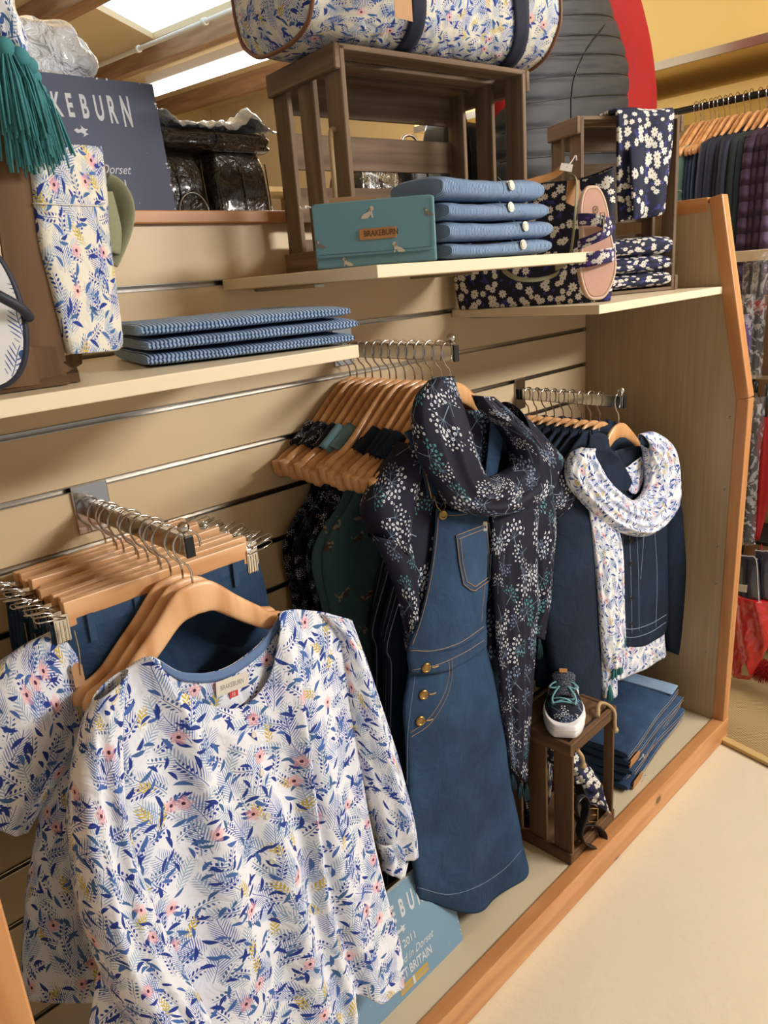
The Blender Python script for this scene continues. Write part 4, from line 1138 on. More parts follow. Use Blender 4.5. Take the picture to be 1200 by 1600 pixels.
def mk_jeans(label, loc):
    t = thing('jeans', label, 'jeans', loc, 0, 'jeans clipped on the left arm')
    mb = MB(); rings = []; n = 40
    prof_ = [(0.168, -0.098), (0.172, -0.13), (0.178, -0.20), (0.172, -0.32), (0.150, -0.48), (0.130, -0.60)]
    for j in range(31):
        hw, z = crv(prof_, j/30)
        rings.append([Vector((hw*math.cos(a), (0.0075+0.003*min(1, j/6))*math.sin(a)*(1+0.2*math.sin(math.cos(a)*8)), z)) for a in [2*PI*k/n for k in range(n)]])
    mb.loft(rings, cap=False, uvs=lambda i, k: [(rings[a][b % n].x, rings[a][b % n].z) for a, b in ((i, k), (i, k+1), (i+1, k+1), (i+1, k))])
    b = mb.build('legs', M['denim'], t, solid=0.0014)
    mb = MB(); R2 = [[Vector((p.x*1.01, p.y*1.25, z)) for p in rings[0]] for z in (-0.096, -0.098, -0.116, -0.128)]
    mb.loft(R2, cap=False, uvs=lambda i, k: [(R2[a][b % n].x, R2[a][b % n].z) for a, b in ((i, k), (i, k+1), (i+1, k+1), (i+1, k))]); mb.build('waistband', M['denimj'], t, solid=0.0012)
    R3 = [[Vector((p.x*0.985, p.y*0.8, z)) for p in rings[0]] for z in (-0.0955, -0.118)]
    mb = MB(); mb.loft(R3, cap=False); mb.build('striped_lining', M['stripe'], t)
    for x in (-0.12, -0.05, 0.05, 0.12): MB().box((x, -0.011, -0.114), (0.010, 0.003, 0.040)).build('belt_loop', M['denimj'], t, bev=0.0008)
    mb = MB(); mb.tube([(-0.168, -0.004, z) for z in (-0.13, -0.2, -0.3, -0.42)], 0.0008, 5); mb.build('side_seam', M['thread'], t)
    return t
jn = ['blue jeans clipped nearest the wall on the left arm', 'blue jeans clipped second from the wall on the left arm', 'blue jeans clipped third from the wall on the left arm', 'blue jeans clipped fourth from the wall on the left arm', 'blue jeans clipped fifth from the wall on the left arm', 'blue jeans clipped sixth from the wall on the left arm', 'blue jeans clipped seventh from the wall on the left arm', 'blue jeans clipped eighth from the wall on the left arm', 'front blue jeans with striped lining, clipped behind the floral tops']
j0 = mk_jeans(jn[0], (A1[0], YC[0], Z1)); j0.rotation_euler = (0, 0, RC[0])
for k in range(1, NC): dup(j0, (A1[0]+0.004*math.sin(k*2.1), YC[k], Z1), (0, RC[k]*0.4+0.025*math.sin(k*2.7), RC[k]), jn[k])

# three coat hangers at the front of arm 1
hl = ['pale wooden coat hanger, rear one of the three inside the floral tunics', 'pale wooden coat hanger, middle one of the three inside the floral tunics', 'front pale wooden coat hanger inside the nearest floral tunic']
hh = mk_hanger(hl[0], (A1[0]-0.004, -0.247, Z1), 'hanger2', bar=False, prof=PA, hc=0.024); hh['group'] = 'coat hangers of the floral tunics'
dup(hh, (A1[0]+0.002, -0.272, Z1), (0, 0.02, 0.03), hl[1]); dup(hh, (A1[0], -0.299, Z1), (0, 0, -0.02), hl[2])

# ---- the floral tunics
TY, TB_ = -0.318, 0.13
def tunic(label, full=True):
    t = thing('tunic', label, 'tunic', (A1[0], -0.30, Z1-0.1), 0, 'floral tunics at the front of the left arm')
    L_ = [(150, 1088), (178, 1180), (180, 1300), (160, 1480), (135, 1640), (120, 1760)]
    R_ = [(545, 967), (552, 1040), (556, 1130), (574, 1270), (602, 1400), (626, 1490), (629, 1542)]
    TF = [(150, 1088, -0.305), (198, 1044, -0.300), (238, 1026, -0.318), (268, 1066), (318, 1098), (376, 1104), (418, 1060), (436, 990, -0.322), (441, 955, -0.314), (495, 955, -0.300), (545, 967, -0.302)]
    TB2 = [(150, 1088, -0.305), (198, 1044, -0.300), (236, 1026, -0.308), (285, 1050, -0.306), (345, 1046, -0.306), (400, 1010, -0.306), (430, 972, -0.306), (441, 955, -0.308), (495, 955, -0.298), (545, 967, -0.302)]
    B_ = [(120, 1760), (250, 1740), (380, 1705), (470, 1665), (520, 1630), (545, 1602), (560, 1556), (592, 1560), (629, 1542)]
    def df(s, q):
        e = math.sin(PI*s)**0.5
        return -0.012*e*min(1, q*8+0.15) - (0.0105*math.sin(s*31+1.8*nz(q*2.2, s*3))*min(1, max(0, q-0.04)*2.6) + 0.017*nz(s*8, q*2.2))*e*min(1, q*3) - 0.004*math.sin(s*11-q*3)*q
    fr = coons(None, L_, R_, TF, B_, (110, 120), Y=TY, b=TB_, disp=df).build('front', M['floralW'], t, solid=0.0009)
    bk = coons(None, L_, R_, TB2, [(x, y-14) for x, y in B_], (60, 60), Y=TY, b=TB_, disp=lambda s, q: 0.006*math.sin(PI*s)**0.5*min(1, q*3), seed=0.37).build('back', M['floralW'], t, solid=0.0009)
    # sleeves
    tube_loft([((500, 958), (549, 969)), ((528, 1000), (566, 1022)), ((540, 1090), (590, 1098)), ((552, 1170), (611, 1168)), ((566, 1240), (630, 1236)), ((586, 1305), (641, 1285)), ((602, 1338), (641, 1318))],
        -0.306, 0.11, lambda q: 0.010+0.030*min(1, q*2), fold=0.10, nf=4, seed=1.4, nr=70, nseg=60, ridge=0.10, rn=7).build('sleeve', M['floralW'], t, solid=0.0009)
    tube_loft([((590, 1318), (628, 1300)), ((600, 1345), (634, 1330)), ((601, 1362), (626, 1366))], -0.316, 0.11, 0.020, fold=0.16, nf=7, seed=2.4, nr=14).build('cuff_frill', M['floralW'], t, solid=0.0009)
    tube_loft([((146, 1094), (200, 1046)), ((128, 1140), (190, 1120)), ((112, 1220), (190, 1235)), ((112, 1330), (208, 1335)), ((128, 1430), (240, 1420)), ((158, 1520), (280, 1500)), ((196, 1600), (318, 1575)), ((205, 1640), (322, 1625))],
        -0.322, 0.16, lambda q: 0.012+0.040*min(1, q*2), fold=0.13, nf=4, seed=4.4, nr=90, nseg=70, ridge=0.14, rn=9).build('sleeve', M['floralW'], t, solid=0.0009)
    # tape inside the back neck
    tp = []
    nb = [(250, 1030), (285, 1048), (345, 1045), (400, 1010), (428, 974), (437, 958)]
    mb = MB(); mb.grid(lambda u, v: at(crv(nb, u)[0]+3*v, crv(nb, u)[1]+2+15*v, -0.3080, b=TB_), 40, 3); mb.build('neck_tape', M['bluetrim'], t, solid=0.0012)
    mb = MB(); nf_ = [(238, 1026, -0.319), (270, 1068, -0.320), (320, 1094, -0.322), (375, 1098, -0.323), (415, 1058, -0.323), (436, 990, -0.323), (441, 955, -0.315)]
    if full:
        lx = at(336, 1066, -0.3095, b=TB_); lr = at(386, 1048, -0.3095, b=TB_); ld = lx; ux_ = (lr-lx).normalized(); uy_ = Vector((0, 0, 1)); uy_ = (uy_-ux_*uy_.dot(ux_)).normalized(); wl = (lr-lx).length; hl_ = wl*0.42
        lb_ = MB().extrude([(0, -hl_), (wl, -hl_), (wl, 0.0), (0, 0.0)], lx+ux_.cross(uy_)*0.0015, ux_, uy_, 0.0006).build('woven_label', M['labelw'], t)
        text('BRAKEBURN', lx+ux_.cross(uy_)*0.0022+ux_*wl*0.12-uy_*hl_*0.66, ux_, uy_, hl_*0.34, M['tealdog'] if 0 else plain('label_grey', (150, 146, 138), 0.8), lb_, xs=0.66, offs=0.01, ext=0.0001)
        tb2 = MB().extrude([(wl*0.40, -hl_*1.42), (wl*0.66, -hl_*1.42), (wl*0.66, -hl_*0.98), (wl*0.40, -hl_*0.98)], lx+ux_.cross(uy_)*0.0015, ux_, uy_, 0.0006).build('size_tab', M['labelr'], lb_)
        text('10', lx+ux_.cross(uy_)*0.0023+ux_*wl*0.45-uy_*hl_*1.33, ux_, uy_, hl_*0.26, M['labelw'], tb2, xs=0.8, offs=0.01, ext=0.0001)
        bvt = bvh_of(fr)
        for (x, y) in ((377, 1098), (396, 1148), (408, 1208), (418, 1275), (426, 1345)): 
            button(bvt, x, y, t, 0.0046, 'labelw', off=0.0012)
    base(t); return t
T0 = tunic('nearest white tunic printed with blue leaves, red size tab in its neck')
def dup_in_place(root, delta, label):
    r = dup(root, root.location+Vector(delta), None, label)
    return r
T1 = dup_in_place(T0, (-0.026, 0.027, 0.004), 'white blue-leaf print tunic directly behind the nearest one')
T2 = dup_in_place(T0, (-0.058, 0.052, 0.006), 'white blue-leaf print tunic, third back on the left arm')
for r in (T1, T2):
    for c in list(r.children):
        if c.name.startswith(('button', 'woven_label')): 
            for g in list(c.children): bpy.data.objects.remove(g)
            bpy.data.objects.remove(c)
t = thing('short_sleeved_blouse', 'short sleeved blue-leaf print top hanging at far left beside the jeans', 'top', (-1.69, -0.20, 0.8))
tube_loft([((92, 982), (128, 985)), ((30, 1015), (138, 1050)), ((-30, 1070), (128, 1150)), ((-50, 1160), (80, 1230)), ((-50, 1262), (40, 1292))], -0.215, 0.0, lambda q: 0.012+0.034*min(1, q*2), fold=0.10, nf=3, seed=7.7, nr=60, nseg=60, ridge=0.12, rn=7).build('sleeve', M['floralW'], t, solid=0.0009)
tube_loft([((95, 985), (200, 985)), ((85, 1120), (210, 1120)), ((60, 1280), (215, 1280)), ((40, 1400), (215, 1400)), ((30, 1560), (210, 1560))], -0.205, 0.05, 0.012, fold=0.10, nf=5, seed=8.7, nr=60).build('body', M['floralW'], t, solid=0.0009)
MB().extrude([(0, 0), (0.014, 0.001), (0.014, 0.030), (0.007, 0.036), (0, 0.030)], at(118, 1075, -0.250), (0.98, -0.1, 0), (0, 0, 1), 0.0008).build('swing_tag', M['card'], t)
MB().tube(smooth([at(126, 1055, -0.252), at(124, 1020, -0.254), at(116, 985, -0.250)], 8), 0.0007, 5).build('tag_string', M['rope'], t)
base(t)

# ------------------------------------------------------------------ arm 3 : denim jackets
Z3 = 1.062+0.0155
G3 = 'wooden hangers on the right arm'
n3 = 10
Y3 = [-0.030-0.0265*k for k in range(n3)]; Y3[-1] = -0.292
l3 = ['wooden hanger closest to the wall on the right arm', 'second wooden hanger from the wall on the right arm', 'third wooden hanger from the wall on the right arm', 'fourth wooden hanger from the wall on the right arm', 'fifth wooden hanger from the wall on the right arm', 'sixth wooden hanger from the wall on the right arm', 'seventh wooden hanger from the wall on the right arm', 'eighth wooden hanger from the wall on the right arm', 'wooden hanger just behind the front jacket on the right arm', 'front wooden hanger inside the jacket with the floral scarf']
R3_ = [0.0, 0.03, -0.03, 0.02, -0.02, 0.05, 0.0, -0.04, 0.03, 0.0]
for k in range(n3): dup(h0, (A3[0], Y3[k], Z3), (0, R3_[k]*0.5, R3_[k]), l3[k], G3)
def jacket(label, loc, rz):
    t = thing('denim_jacket', label, 'jacket', loc, rz, 'dark denim jackets on the right arm')
    P_ = [(0.080, -0.085), (0.150, -0.125), (0.212, -0.165), (0.205, -0.24), (0.212, -0.35), (0.215, -0.48), (0.205, -0.60), (0.205, -0.66)]
    rings = []; n = 40
    for j in range(41):
        hw, z = crv(P_, j/40); rings.append([Vector((hw*math.cos(a), (0.006+0.008*min(1, j/12))*math.copysign(abs(math.sin(a))**0.8, math.sin(a))*(1+0.25*math.sin(math.cos(a)*11)), z)) for a in [2*PI*k/n for k in range(n)]])
    mb = MB(); mb.loft(rings, cap=False, uvs=lambda i, k: [(rings[a][b % n].x, rings[a][b % n].z) for a, b in ((i, k), (i, k+1), (i+1, k+1), (i+1, k))]); mb.build('body', M['denimd'], t, solid=0.0014)
    for s_ in (-1, 1):
        sp = [(0.195, 0, -0.160, 0.030), (0.225, -0.004, -0.23, 0.052), (0.243, -0.008, -0.34, 0.055), (0.255, -0.012, -0.46, 0.050), (0.268, -0.016, -0.58, 0.043), (0.278, -0.018, -0.66, 0.040)]
        R = []
        for j in range(41):
            x, y, z, r = crv(sp, j/40)
            R.append([Vector((s_*x+r*math.cos(a)*(1+0.05*math.sin(3*a+j*0.35)), y+(0.016 if j > 3 else 0.010)*math.sin(a)*(1+0.18*nz(j*0.3, a, s_)), z)) for a in [2*PI*k/28 for k in range(28)]])
        mb = MB(); mb.loft(R, cap=False, uvs=lambda i, k: [(b*0.011, R[a][b % 28].z) for a, b in ((i, k), (i, k+1), (i+1, k+1), (i+1, k))]); sl = mb.build('sleeve', M['denimd'], t, solid=0.0014)
        MB().tube([(s_*x-s_*r*0.2, y-0.0165, z) for x, y, z, r in [crv(sp, j/20) for j in range(2, 21)]], 0.0007, 5).build('seam', M['threadw'], sl)
    mb = MB()
    for s_ in (-1, 1):
        mb.grid(lambda u, v: Vector((s_*(0.055+0.030*u+0.012*v), -0.008-0.010*math.sin(PI*u)-0.010*v, -0.080-0.075*u-0.035*v+0.016*math.sin(PI*u)*(1-v))), 10, 6, uvf=lambda u, v, p: (p.x, p.z), flip=(s_ > 0))
    mb.build('collar', M['denimd'], t, solid=0.003)
    return t
l4 = ['dark denim jacket closest to the wall on the right arm', 'dark denim jacket second from the wall on the right arm', 'dark denim jacket third from the wall on the right arm', 'dark denim jacket fourth from the wall on the right arm', 'dark denim jacket fifth from the wall on the right arm', 'dark denim jacket sixth from the wall on the right arm', 'dark denim jacket seventh from the wall on the right arm', 'dark denim jacket eighth from the wall, behind two others', 'dark denim jacket directly behind the one with the scarf']
J0 = jacket(l4[0], (A3[0], Y3[0], Z3), 0)
for k in range(1, 9): dup(J0, (A3[0], Y3[k], Z3), (0, R3_[k]*0.5, R3_[k]), l4[k])
# front jacket
JY = -0.300
t = thing('denim_jacket', 'front dark denim jacket wearing the white floral scarf', 'jacket', (A3[0], -0.30, Z3-0.3))
tube_loft([((884, 758), (925, 715)), ((866, 800), (938, 790)), ((858, 870), (944, 870)), ((852, 960), (946, 960)), ((862, 1040), (942, 1050)), ((876, 1090), (938, 1100))], -0.305, 0, lambda q: 0.014+0.020*min(1, q*4), fold=0.05, nf=3, seed=1.9, nr=60).build('sleeve', M['denimd'], t, solid=0.0014)
tube_loft([((1018, 712), (1046, 745)), ((1034, 770), (1056, 790)), ((1036, 850), (1062, 850)), ((1040, 930), (1070, 920)), ((1042, 990), (1077, 980)), ((1046, 1018), (1074, 1040))], -0.298, 0, lambda q: 0.012+0.018*min(1, q*4), fold=0.05, nf=3, seed=2.9, nr=60).build('sleeve', M['denimd'], t, solid=0.0014)
jf = coons(None, [(893, 748), (918, 800), (938, 880), (948, 960), (956, 1000)], [(1044, 742), (1044, 800), (1044, 880), (1044, 960), (1041, 984)], [(893, 748), (930, 715), (966, 700), (1008, 700), (1044, 742)], [(956, 1000), (985, 1009), (1015, 1000), (1041, 984)], (50, 60), Y=JY-0.004, b=0,
    disp=lambda s, q: -0.014*math.sin(PI*s)**0.6-0.002*math.sin(s*16)*q).build('body', M['denimd'], t, solid=0.0016)
coons(None, [(893, 748), (918, 800), (938, 880), (948, 960), (956, 1000)], [(1044, 742), (1044, 800), (1044, 880), (1044, 960), (1041, 984)], [(893, 748), (930, 690), (966, 682), (1008, 690), (1044, 742)], [(956, 998), (985, 1002), (1015, 996), (1041, 982)], (30, 30), Y=JY-0.004, b=0,
    disp=lambda s, q: 0.010*math.sin(PI*s)**0.6).build('back', M['denimd'], t, solid=0.0016)
bv = bvh_of(jf)
for pts in ([(972, 830), (974, 900), (976, 985)], [(983, 825), (985, 900), (987, 990)], [(994, 825), (997, 900), (998, 985)], [(1006, 825), (1003, 870), (1000, 905)], [(1022, 825), (1026, 900), (1024, 980)], [(958, 988), (985, 996), (1015, 988), (1040, 972)], [(957, 975), (985, 983), (1015, 975), (1041, 960)]):
    ss(pts, jf, mat='threadw', r=0.0009)
for y in (845, 880, 935, 975): button(bv, 985, y, jf, 0.0075, 'black', off=0.0008)
c1_ = patchpx(([(922, 680), (922, 705), (944, 750), (962, 768)], [(950, 682), (955, 705), (972, 735), (980, 752)], [(922, 680), (938, 676), (950, 682)], [(962, 768), (972, 766), (980, 752)]), t, 'collar', 'denimd', off=0.014)
c2_ = patchpx(([(1000, 684), (1006, 720), (1016, 760)], [(1012, 688), (1030, 722), (1034, 750)], [(1000, 684), (1006, 682), (1012, 688)], [(1016, 760), (1026, 762), (1034, 750)]), t, 'collar', 'denimd', off=0.014)
base(t)
t = thing('floral_blouse', 'white floral blouse worn under the front denim jacket', 'blouse', (A3[0], -0.30, 0.6))
coons(None, [(962, 705), (968, 740), (985, 770)], [(1012, 705), (1008, 740), (998, 768)], [(962, 705), (975, 730), (990, 722), (1012, 705)], [(985, 770), (992, 772), (998, 768)], (16, 16), Y=JY-0.026, b=0).build('neckline', M['floralS'], t, solid=0.001)
tube_loft([((962, 985), (1036, 970)), ((960, 1020), (1038, 1000)), ((958, 1064), (1040, 1022))], JY, 0, 0.016, fold=0.14, nf=6, seed=3.3, nr=24).build('hem', M['floralS'], t, solid=0.001)
tube_loft([((940, 740), (1020, 740)), ((950, 860), (1030, 860)), ((960, 990), (1036, 975))], JY+0.002, 0, 0.009, fold=0.06, nf=4, seed=3.3, nr=24).build('body', M['floralS'], t, solid=0.001)
base(t)
t = thing('floral_scarf', 'white floral scarf with teal tassels looped round the front denim jacket', 'scarf', (A3[0], -0.34, 0.9))
tube_loft([((1000, 678), (1012, 700)), ((1024, 676), (1012, 722)), ((1050, 700), (1014, 740)), ((1057, 745), (1012, 760)), ((1052, 795), (1004, 775)), ((1012, 836), (992, 782)), ((960, 828), (976, 776)), ((918, 792), (948, 752)), ((888, 750), (930, 722)), ((898, 712), (922, 706)), ((912, 700), (926, 700))],
    -0.348, 0.0, lambda q: 0.010+0.020*math.sin(PI*q)**0.5, nr=190, nseg=110, fold=0.12, nf=4, seed=3.9, ridge=0.24, rn=13).build('loop', M['floralS'], t, solid=0.0011)
tube_loft([((918, 775), (955, 790)), ((928, 850), (970, 850)), ((936, 930), (972, 930)), ((940, 1000), (974, 995)), ((946, 1045), (972, 1035))], -0.344, 0.0, lambda q: 0.008+0.010*min(1, q*3), fold=0.12, nf=4, seed=5.9, nr=60, nseg=70, ridge=0.26, rn=11).build('front_tail', M['floralS'], t, solid=0.0011)
tube_loft([((926, 850), (952, 850)), ((934, 930), (956, 930)), ((938, 1010), (962, 1010)), ((942, 1090), (962, 1085))], -0.334, 0.0, lambda q: 0.008+0.006*min(1, q*3), fold=0.12, nf=4, seed=6.9, nr=60, nseg=70, ridge=0.26, rn=11).build('rear_tail', M['floralS'], t, solid=0.0011)
for i, (x, y) in enumerate(((960, 1036), (969, 1030), (974, 988), (953, 1072))): tassel_mb(x, y, -0.352, 0.042, 0.010, i+10).build('tassel', M['tassel'], t)
base(t)
# ------------------------------------------------------------------ on the display base
def boxcrate(name, loc, w_, d_, h_, rz, label, mat):
    """upright crate on its end: slats on the left and back, open towards the aisle, framed top"""
    t = thing(name, label, 'crate', loc, rz)
    th = 0.009
    for z in (0.014, h_-0.014):
        for sy in (-1, 1): MB().box((0, sy*(d_/2-0.006), z), (w_-0.001, 0.012, 0.028)).build('rail', mat, t, bev=0.0015, bseg=1)
        for sx in (-1, 1): MB().box((sx*(w_/2-0.004), 0, z), (0.011, d_+0.001, 0.030)).build('rail', mat, t, bev=0.0015, bseg=1)
    n = 3; sw = d_*0.26
    for sx in (-1, 1):
        for k in range(n if sx < 0 else 2):
            y = (-d_/2+sw/2+k*(d_-sw)/(n-1)) if sx < 0 else (-d_/2+sw/2*0.5+k*(d_-sw*0.5))
            MB().box((sx*(w_/2-0.009), y, h_/2), (0.008, sw if sx < 0 else sw*0.5, h_-0.012)).build('side_slat', mat, t, bev=0.001, bseg=1)
    for k in range(3):
        MB().box((-w_/2+w_*(0.2+0.3*k), d_/2-0.004, h_/2), (w_*0.2, 0.008, h_-0.01)).build('back_slat', mat, t, bev=0.001, bseg=1)
    for k in range(3):
        y = -d_/2+0.045+k*(d_-0.09)/2
        for z in (0.006, h_-0.006): MB().box((0, y, z), (w_-0.012, d_*0.27, 0.009)).build('end_slat', mat, t, bev=0.001, bseg=1)
    return t
zf = 0.0675
t = boxcrate('low_crate', (-0.668, -0.335, zf), 0.200, 0.185, 0.318, 0.02, 'dark wooden crate standing on the display base under the sneaker', M['crate2'])
pts = [(0.03, -0.085, 0.322), (0.062, -0.070, 0.334), (0.080, -0.080, 0.328), (0.085, -0.096, 0.312), (0.080, -0.100, 0.285), (0.083, -0.100, 0.268)]
MB().tube(smooth(pts, 24), 0.0042, 8).ell((0.083, -0.100, 0.266), 0.008).build('rope_handle', M['rope'], t)
pts = [(-0.060, -0.096, 0.300), (-0.052, -0.104, 0.280), (-0.050, -0.105, 0.262)]
MB().tube(smooth([(x-0.02, y, z) for x, y, z in pts], 14), 0.0042, 8).ell((-0.070, -0.105, 0.258), 0.0075).build('rope_knot', M['rope'], t)

# sneaker: built in its own frame (toe to -y), from the ground up
def sneaker(loc, rz, pitch):
    t = thing('sneaker', 'navy floral canvas sneaker with teal laces and white sole on the low crate', 'shoe', loc, rz)
    L = 0.245
    def half(v):   # v 0 toe .. 1 heel
        return crv([(0.030,), (0.038,), (0.043,), (0.045,), (0.042,), (0.036,), (0.033,), (0.033,), (0.031,), (0.022,), (0.006,)], v)[0]
    def outline(gr, z, n=56):
        P = []
        for k in range(n):
            a = 2*PI*k/n; v = (1-math.cos(a))/2; x = half(v)+gr if 0 < k < n else 0
            s_ = math.copysign(1, math.sin(a)) if abs(math.sin(a)) > 1e-6 else 0
            P.append(Vector((s_*(half(v)*(abs(math.sin(a))**0.25)+gr)*1.0, -L/2+L*v+(-gr if v < .5 else gr)*(abs(math.cos(a))), z+0.010*max(0, 0.12-v)*6*0.5)))
        return P
    mb = MB(); mb.loft([outline(-0.002, 0.0), outline(0.002, 0.002), outline(0.003, 0.014), outline(0.0025, 0.029), outline(0.000, 0.032)]); mb.build('sole', M['white'], t)
    MB().tube([p+Vector((0, 0, 0)) for p in outline(0.0030, 0.019)], 0.0009, 5, closed=True).build('sole_line', M['labelw'], t)
    hz = [(0.030,), (0.040,), (0.046,), (0.054,), (0.062,), (0.068,), (0.064,), (0.060,), (0.060,), (0.066,), (0.070,)]
    mb = MB()
    def up(u, v):   # u across 0..1, v toe..heel ; vamp up to v=.52, then open collar
        a = PI*u; w_ = half(v)*abs(math.sin(max(0.02, min(0.98, v))*PI))**0.15; top = crv(hz, v)[0]
        vv = -L/2+0.004+(L-0.008)*v
        open_ = min(1, max(0, (v-0.50)*9))
        if open_ <= 0: 
            return (-w_*math.cos(a)*(1-0.10*math.sin(a)), vv, 0.022+(top-0.022)*math.sin(a)**0.75)
        s_ = -1 if u < .5 else 1; q = (u*2 if u < .5 else (1-u)*2)
        full = Vector((-w_*math.cos(a)*(1-0.10*math.sin(a)), vv, 0.022+(top-0.022)*math.sin(a)**0.75))
        col = Vector((s_*w_*(1-0.34*q), vv, 0.022+(top-0.016)*q))
        return full*(1-open_)+col*open_
    for lo, hi in ((0.0, 0.5), (0.5, 1.0)): pass
    nu, nv = 40, 60; b0 = len(mb.v)
    mb2 = MB()
    for (u0, u1, v0, v1) in ((0, 1, 0, 0.50), (0, 0.5, 0.50, 1.0), (0.5001, 1, 0.50, 1.0)):
        mb2.grid(lambda a, c: up(u0+(u1-u0)*a, v0+(v1-v0)*c), 24, 26, uvf=lambda a, c, p: (p.x+p.z*0.7, p.y))
    # heel closing
    mb2.grid(lambda a, c: (Vector(up(0.0+0.5*c, 1.0))*(1-a)+Vector(up(1.0-0.4999*c, 1.0))*a)+Vector((0, 0.004*math.sin(PI*a), 0)), 8, 10, uvf=lambda a, c, p: (p.x, p.z))
    upo = mb2.build('canvas_upper', M['shoeprint'], t, solid=0.0018)
    mb3 = MB(); mb3.grid(lambda a, c: Vector((-1+2*a, 0, 0))*half(0.35+0.6*c)*0.80+Vector((0, -L/2+L*(0.35+0.62*c), 0.030)), 8, 16); mb3.build('insole', M['tassel'], t)
    mb = MB()
    for s_ in (-1, 1):
        mb.grid(lambda a, c: Vector(up(0.44*a if s_ < 0 else 1-0.44*a, 0.53+0.45*c))*1.0+Vector((-s_*0.0026, 0, -0.001)), 8, 18)
    mb.build('lining', M['teallin'], t)
    # padded collar edge
    pc = [Vector(up(0.499, 0.52+0.48*i/14)) for i in range(15)]+[Vector(up(0.501, 1.0-0.48*i/14)) for i in range(15)]
    MB().tube(pc, 0.0028, 8).build('collar_edge', M['navyweb'], t)
    # tongue
    mb = MB(); mb.grid(lambda a, c: (( -1+2*a)*0.022*(1+0.25*c), -L/2+L*(0.33+0.24*c), 0.060+0.030*c-0.010*(2*a-1)**2+0.002), 12, 12); mb.build('tongue', M['shoeprint'], t, solid=0.003)
    MB().box((0, -L/2+L*0.555, 0.094), (0.018, 0.010, 0.0015), Matrix.Rotation(0.6, 3, 'X')).build('tongue_label', M['leather'], t)
    # eyelets and laces
    ey = []
    for i in range(5):
        v = 0.27+0.058*i
        for s_ in (-1, 1):
            p = Vector(up(0.5+s_*0.21, v)); n = Vector((s_*0.5, -0.2, 0.84)).normalized(); p = p+n*0.002; ey.append((s_, i, p))
            R = n.to_track_quat('Z', 'X').to_matrix()
            MB().tube([p+R @ Vector((0.0032*math.cos(k*PI/6), 0.0032*math.sin(k*PI/6), 0)) for k in range(12)], 0.0010, 6, closed=True).build('eyelet', M['chrome'], upo)
    E_ = {(s_, i): p for s_, i, p in ey}
    for i in range(4):
        for s_ in (-1, 1):
            a_, b_ = E_[(s_, i)], E_[(-s_, i+1)]; m_ = (a_+b_)/2+Vector((0, 0, 0.006+0.0015*s_))
            MB().tube(smooth([a_, m_, b_], 10), 0.0028, 6, sq=(0.45, 1)).build('lace', M['lace'], t)
    MB().tube(smooth([E_[(-1, 0)], (E_[(-1, 0)]+E_[(1, 0)])/2+Vector((0, 0, 0.005)), E_[(1, 0)]], 10), 0.0028, 6, sq=(0.45, 1)).build('lace', M['lace'], t)
    c = (E_[(-1, 4)]+E_[(1, 4)])/2+Vector((0, -0.004, 0.006))
    for s_ in (-1, 1):
        MB().tube(smooth([c, c+Vector((s_*0.018, -0.004, 0.008)), c+Vector((s_*0.032, -0.016, 0.002)), c+Vector((s_*0.020, -0.020, 0.002)), c], 20), 0.0026, 6, sq=(0.45, 1)).build('lace', M['lace'], t)
        MB().tube(smooth([c, c+Vector((s_*0.012, -0.020, 0.004)), c+Vector((s_*0.026, -0.045, -0.008)), c+Vector((s_*0.024, -0.060, -0.016))], 14), 0.0026, 6, sq=(0.45, 1)).build('lace', M['lace'], t)
    t.rotation_euler = (pitch, 0, rz); return t
M['shoeprint'] = umbel('shoe_print', (22, 26, 42), 0.85)
M['teallin'] = plain('teal_lining', (104, 150, 156), 0.8); M['lace'] = plain('teal_lace', (112, 164, 176), 0.8, var=0.08)
sa = at(878, 1160, Z=0.386); sb = at(905, 1055, Z=0.50)
sneaker((-0.652, -0.338, zf+0.3185), -0.98, 0.0)

# strap, pouch and flowered umbrella in the low crate
t = thing('umbrella', 'folded daisy print umbrella with black strap leaning in the low crate', 'umbrella', (-0.64, -0.36, 0.09))
a_ = at(945, 1262, -0.405); b_ = at(852, 1170, -0.30); b_ = Vector((-0.705, -0.33, 0.33))
a_ = Vector((-0.600, -0.425, 0.115))
R = []
dr = (b_-a_).normalized(); s1 = dr.orthogonal().normalized(); s2 = dr.cross(s1)
mb = MB()
for i in range(25):
    f = i/24; r = 0.004+0.024*min(1, f*3); c = a_+(b_-a_)*f
    R.append([c+(s1*math.cos(a)+s2*math.sin(a))*r*(1+0.22*abs(math.sin(a*4))) for a in [2*PI*k/40 for k in range(40)]])
mb.loft(R, uvs=lambda i, k: [(b*0.004, a*0.011) for a, b in ((i, k), (i, k+1), (i+1, k+1), (i+1, k))]); mb.build('canopy', M['daisyc'], t)
MB().tube([a_-dr*0.016, a_+dr*0.004], 0.0035, 10).build('ferrule', M['chrome'], t)
base(t)
t = thing('belt', 'coiled black leather belt with brass buckle hanging out of the low crate', 'belt', (-0.60, -0.43, 0.1))
def band(pts, w_, th, name, mat, par, updir=(0, -1, 0)):
    return MB().tube(smooth(pts, 50), 1.0, 10, sq=(th, w_), up=updir).build(name, mat, par)
bp = [at(x, y, Y_) for x, y, Y_ in ((903, 1225, -0.40), (915, 1262, -0.425), (905, 1300, -0.43), (915, 1318, -0.435), (936, 1322, -0.44), (942, 1305, -0.44), (930, 1290, -0.43), (908, 1288, -0.415), (900, 1270, -0.40))]
band(bp, 0.0125, 0.0022, 'strap', M['blackl'], t, (1, 0, 0))
bk = at(926, 1274, -0.438)
MB().tube([bk+RT*x+UP*y for x, y in ((-0.011, -0.016), (0.011, -0.014), (0.012, 0.016), (-0.010, 0.016))], 0.0020, 8, closed=True).build('buckle', M['brass'], t)
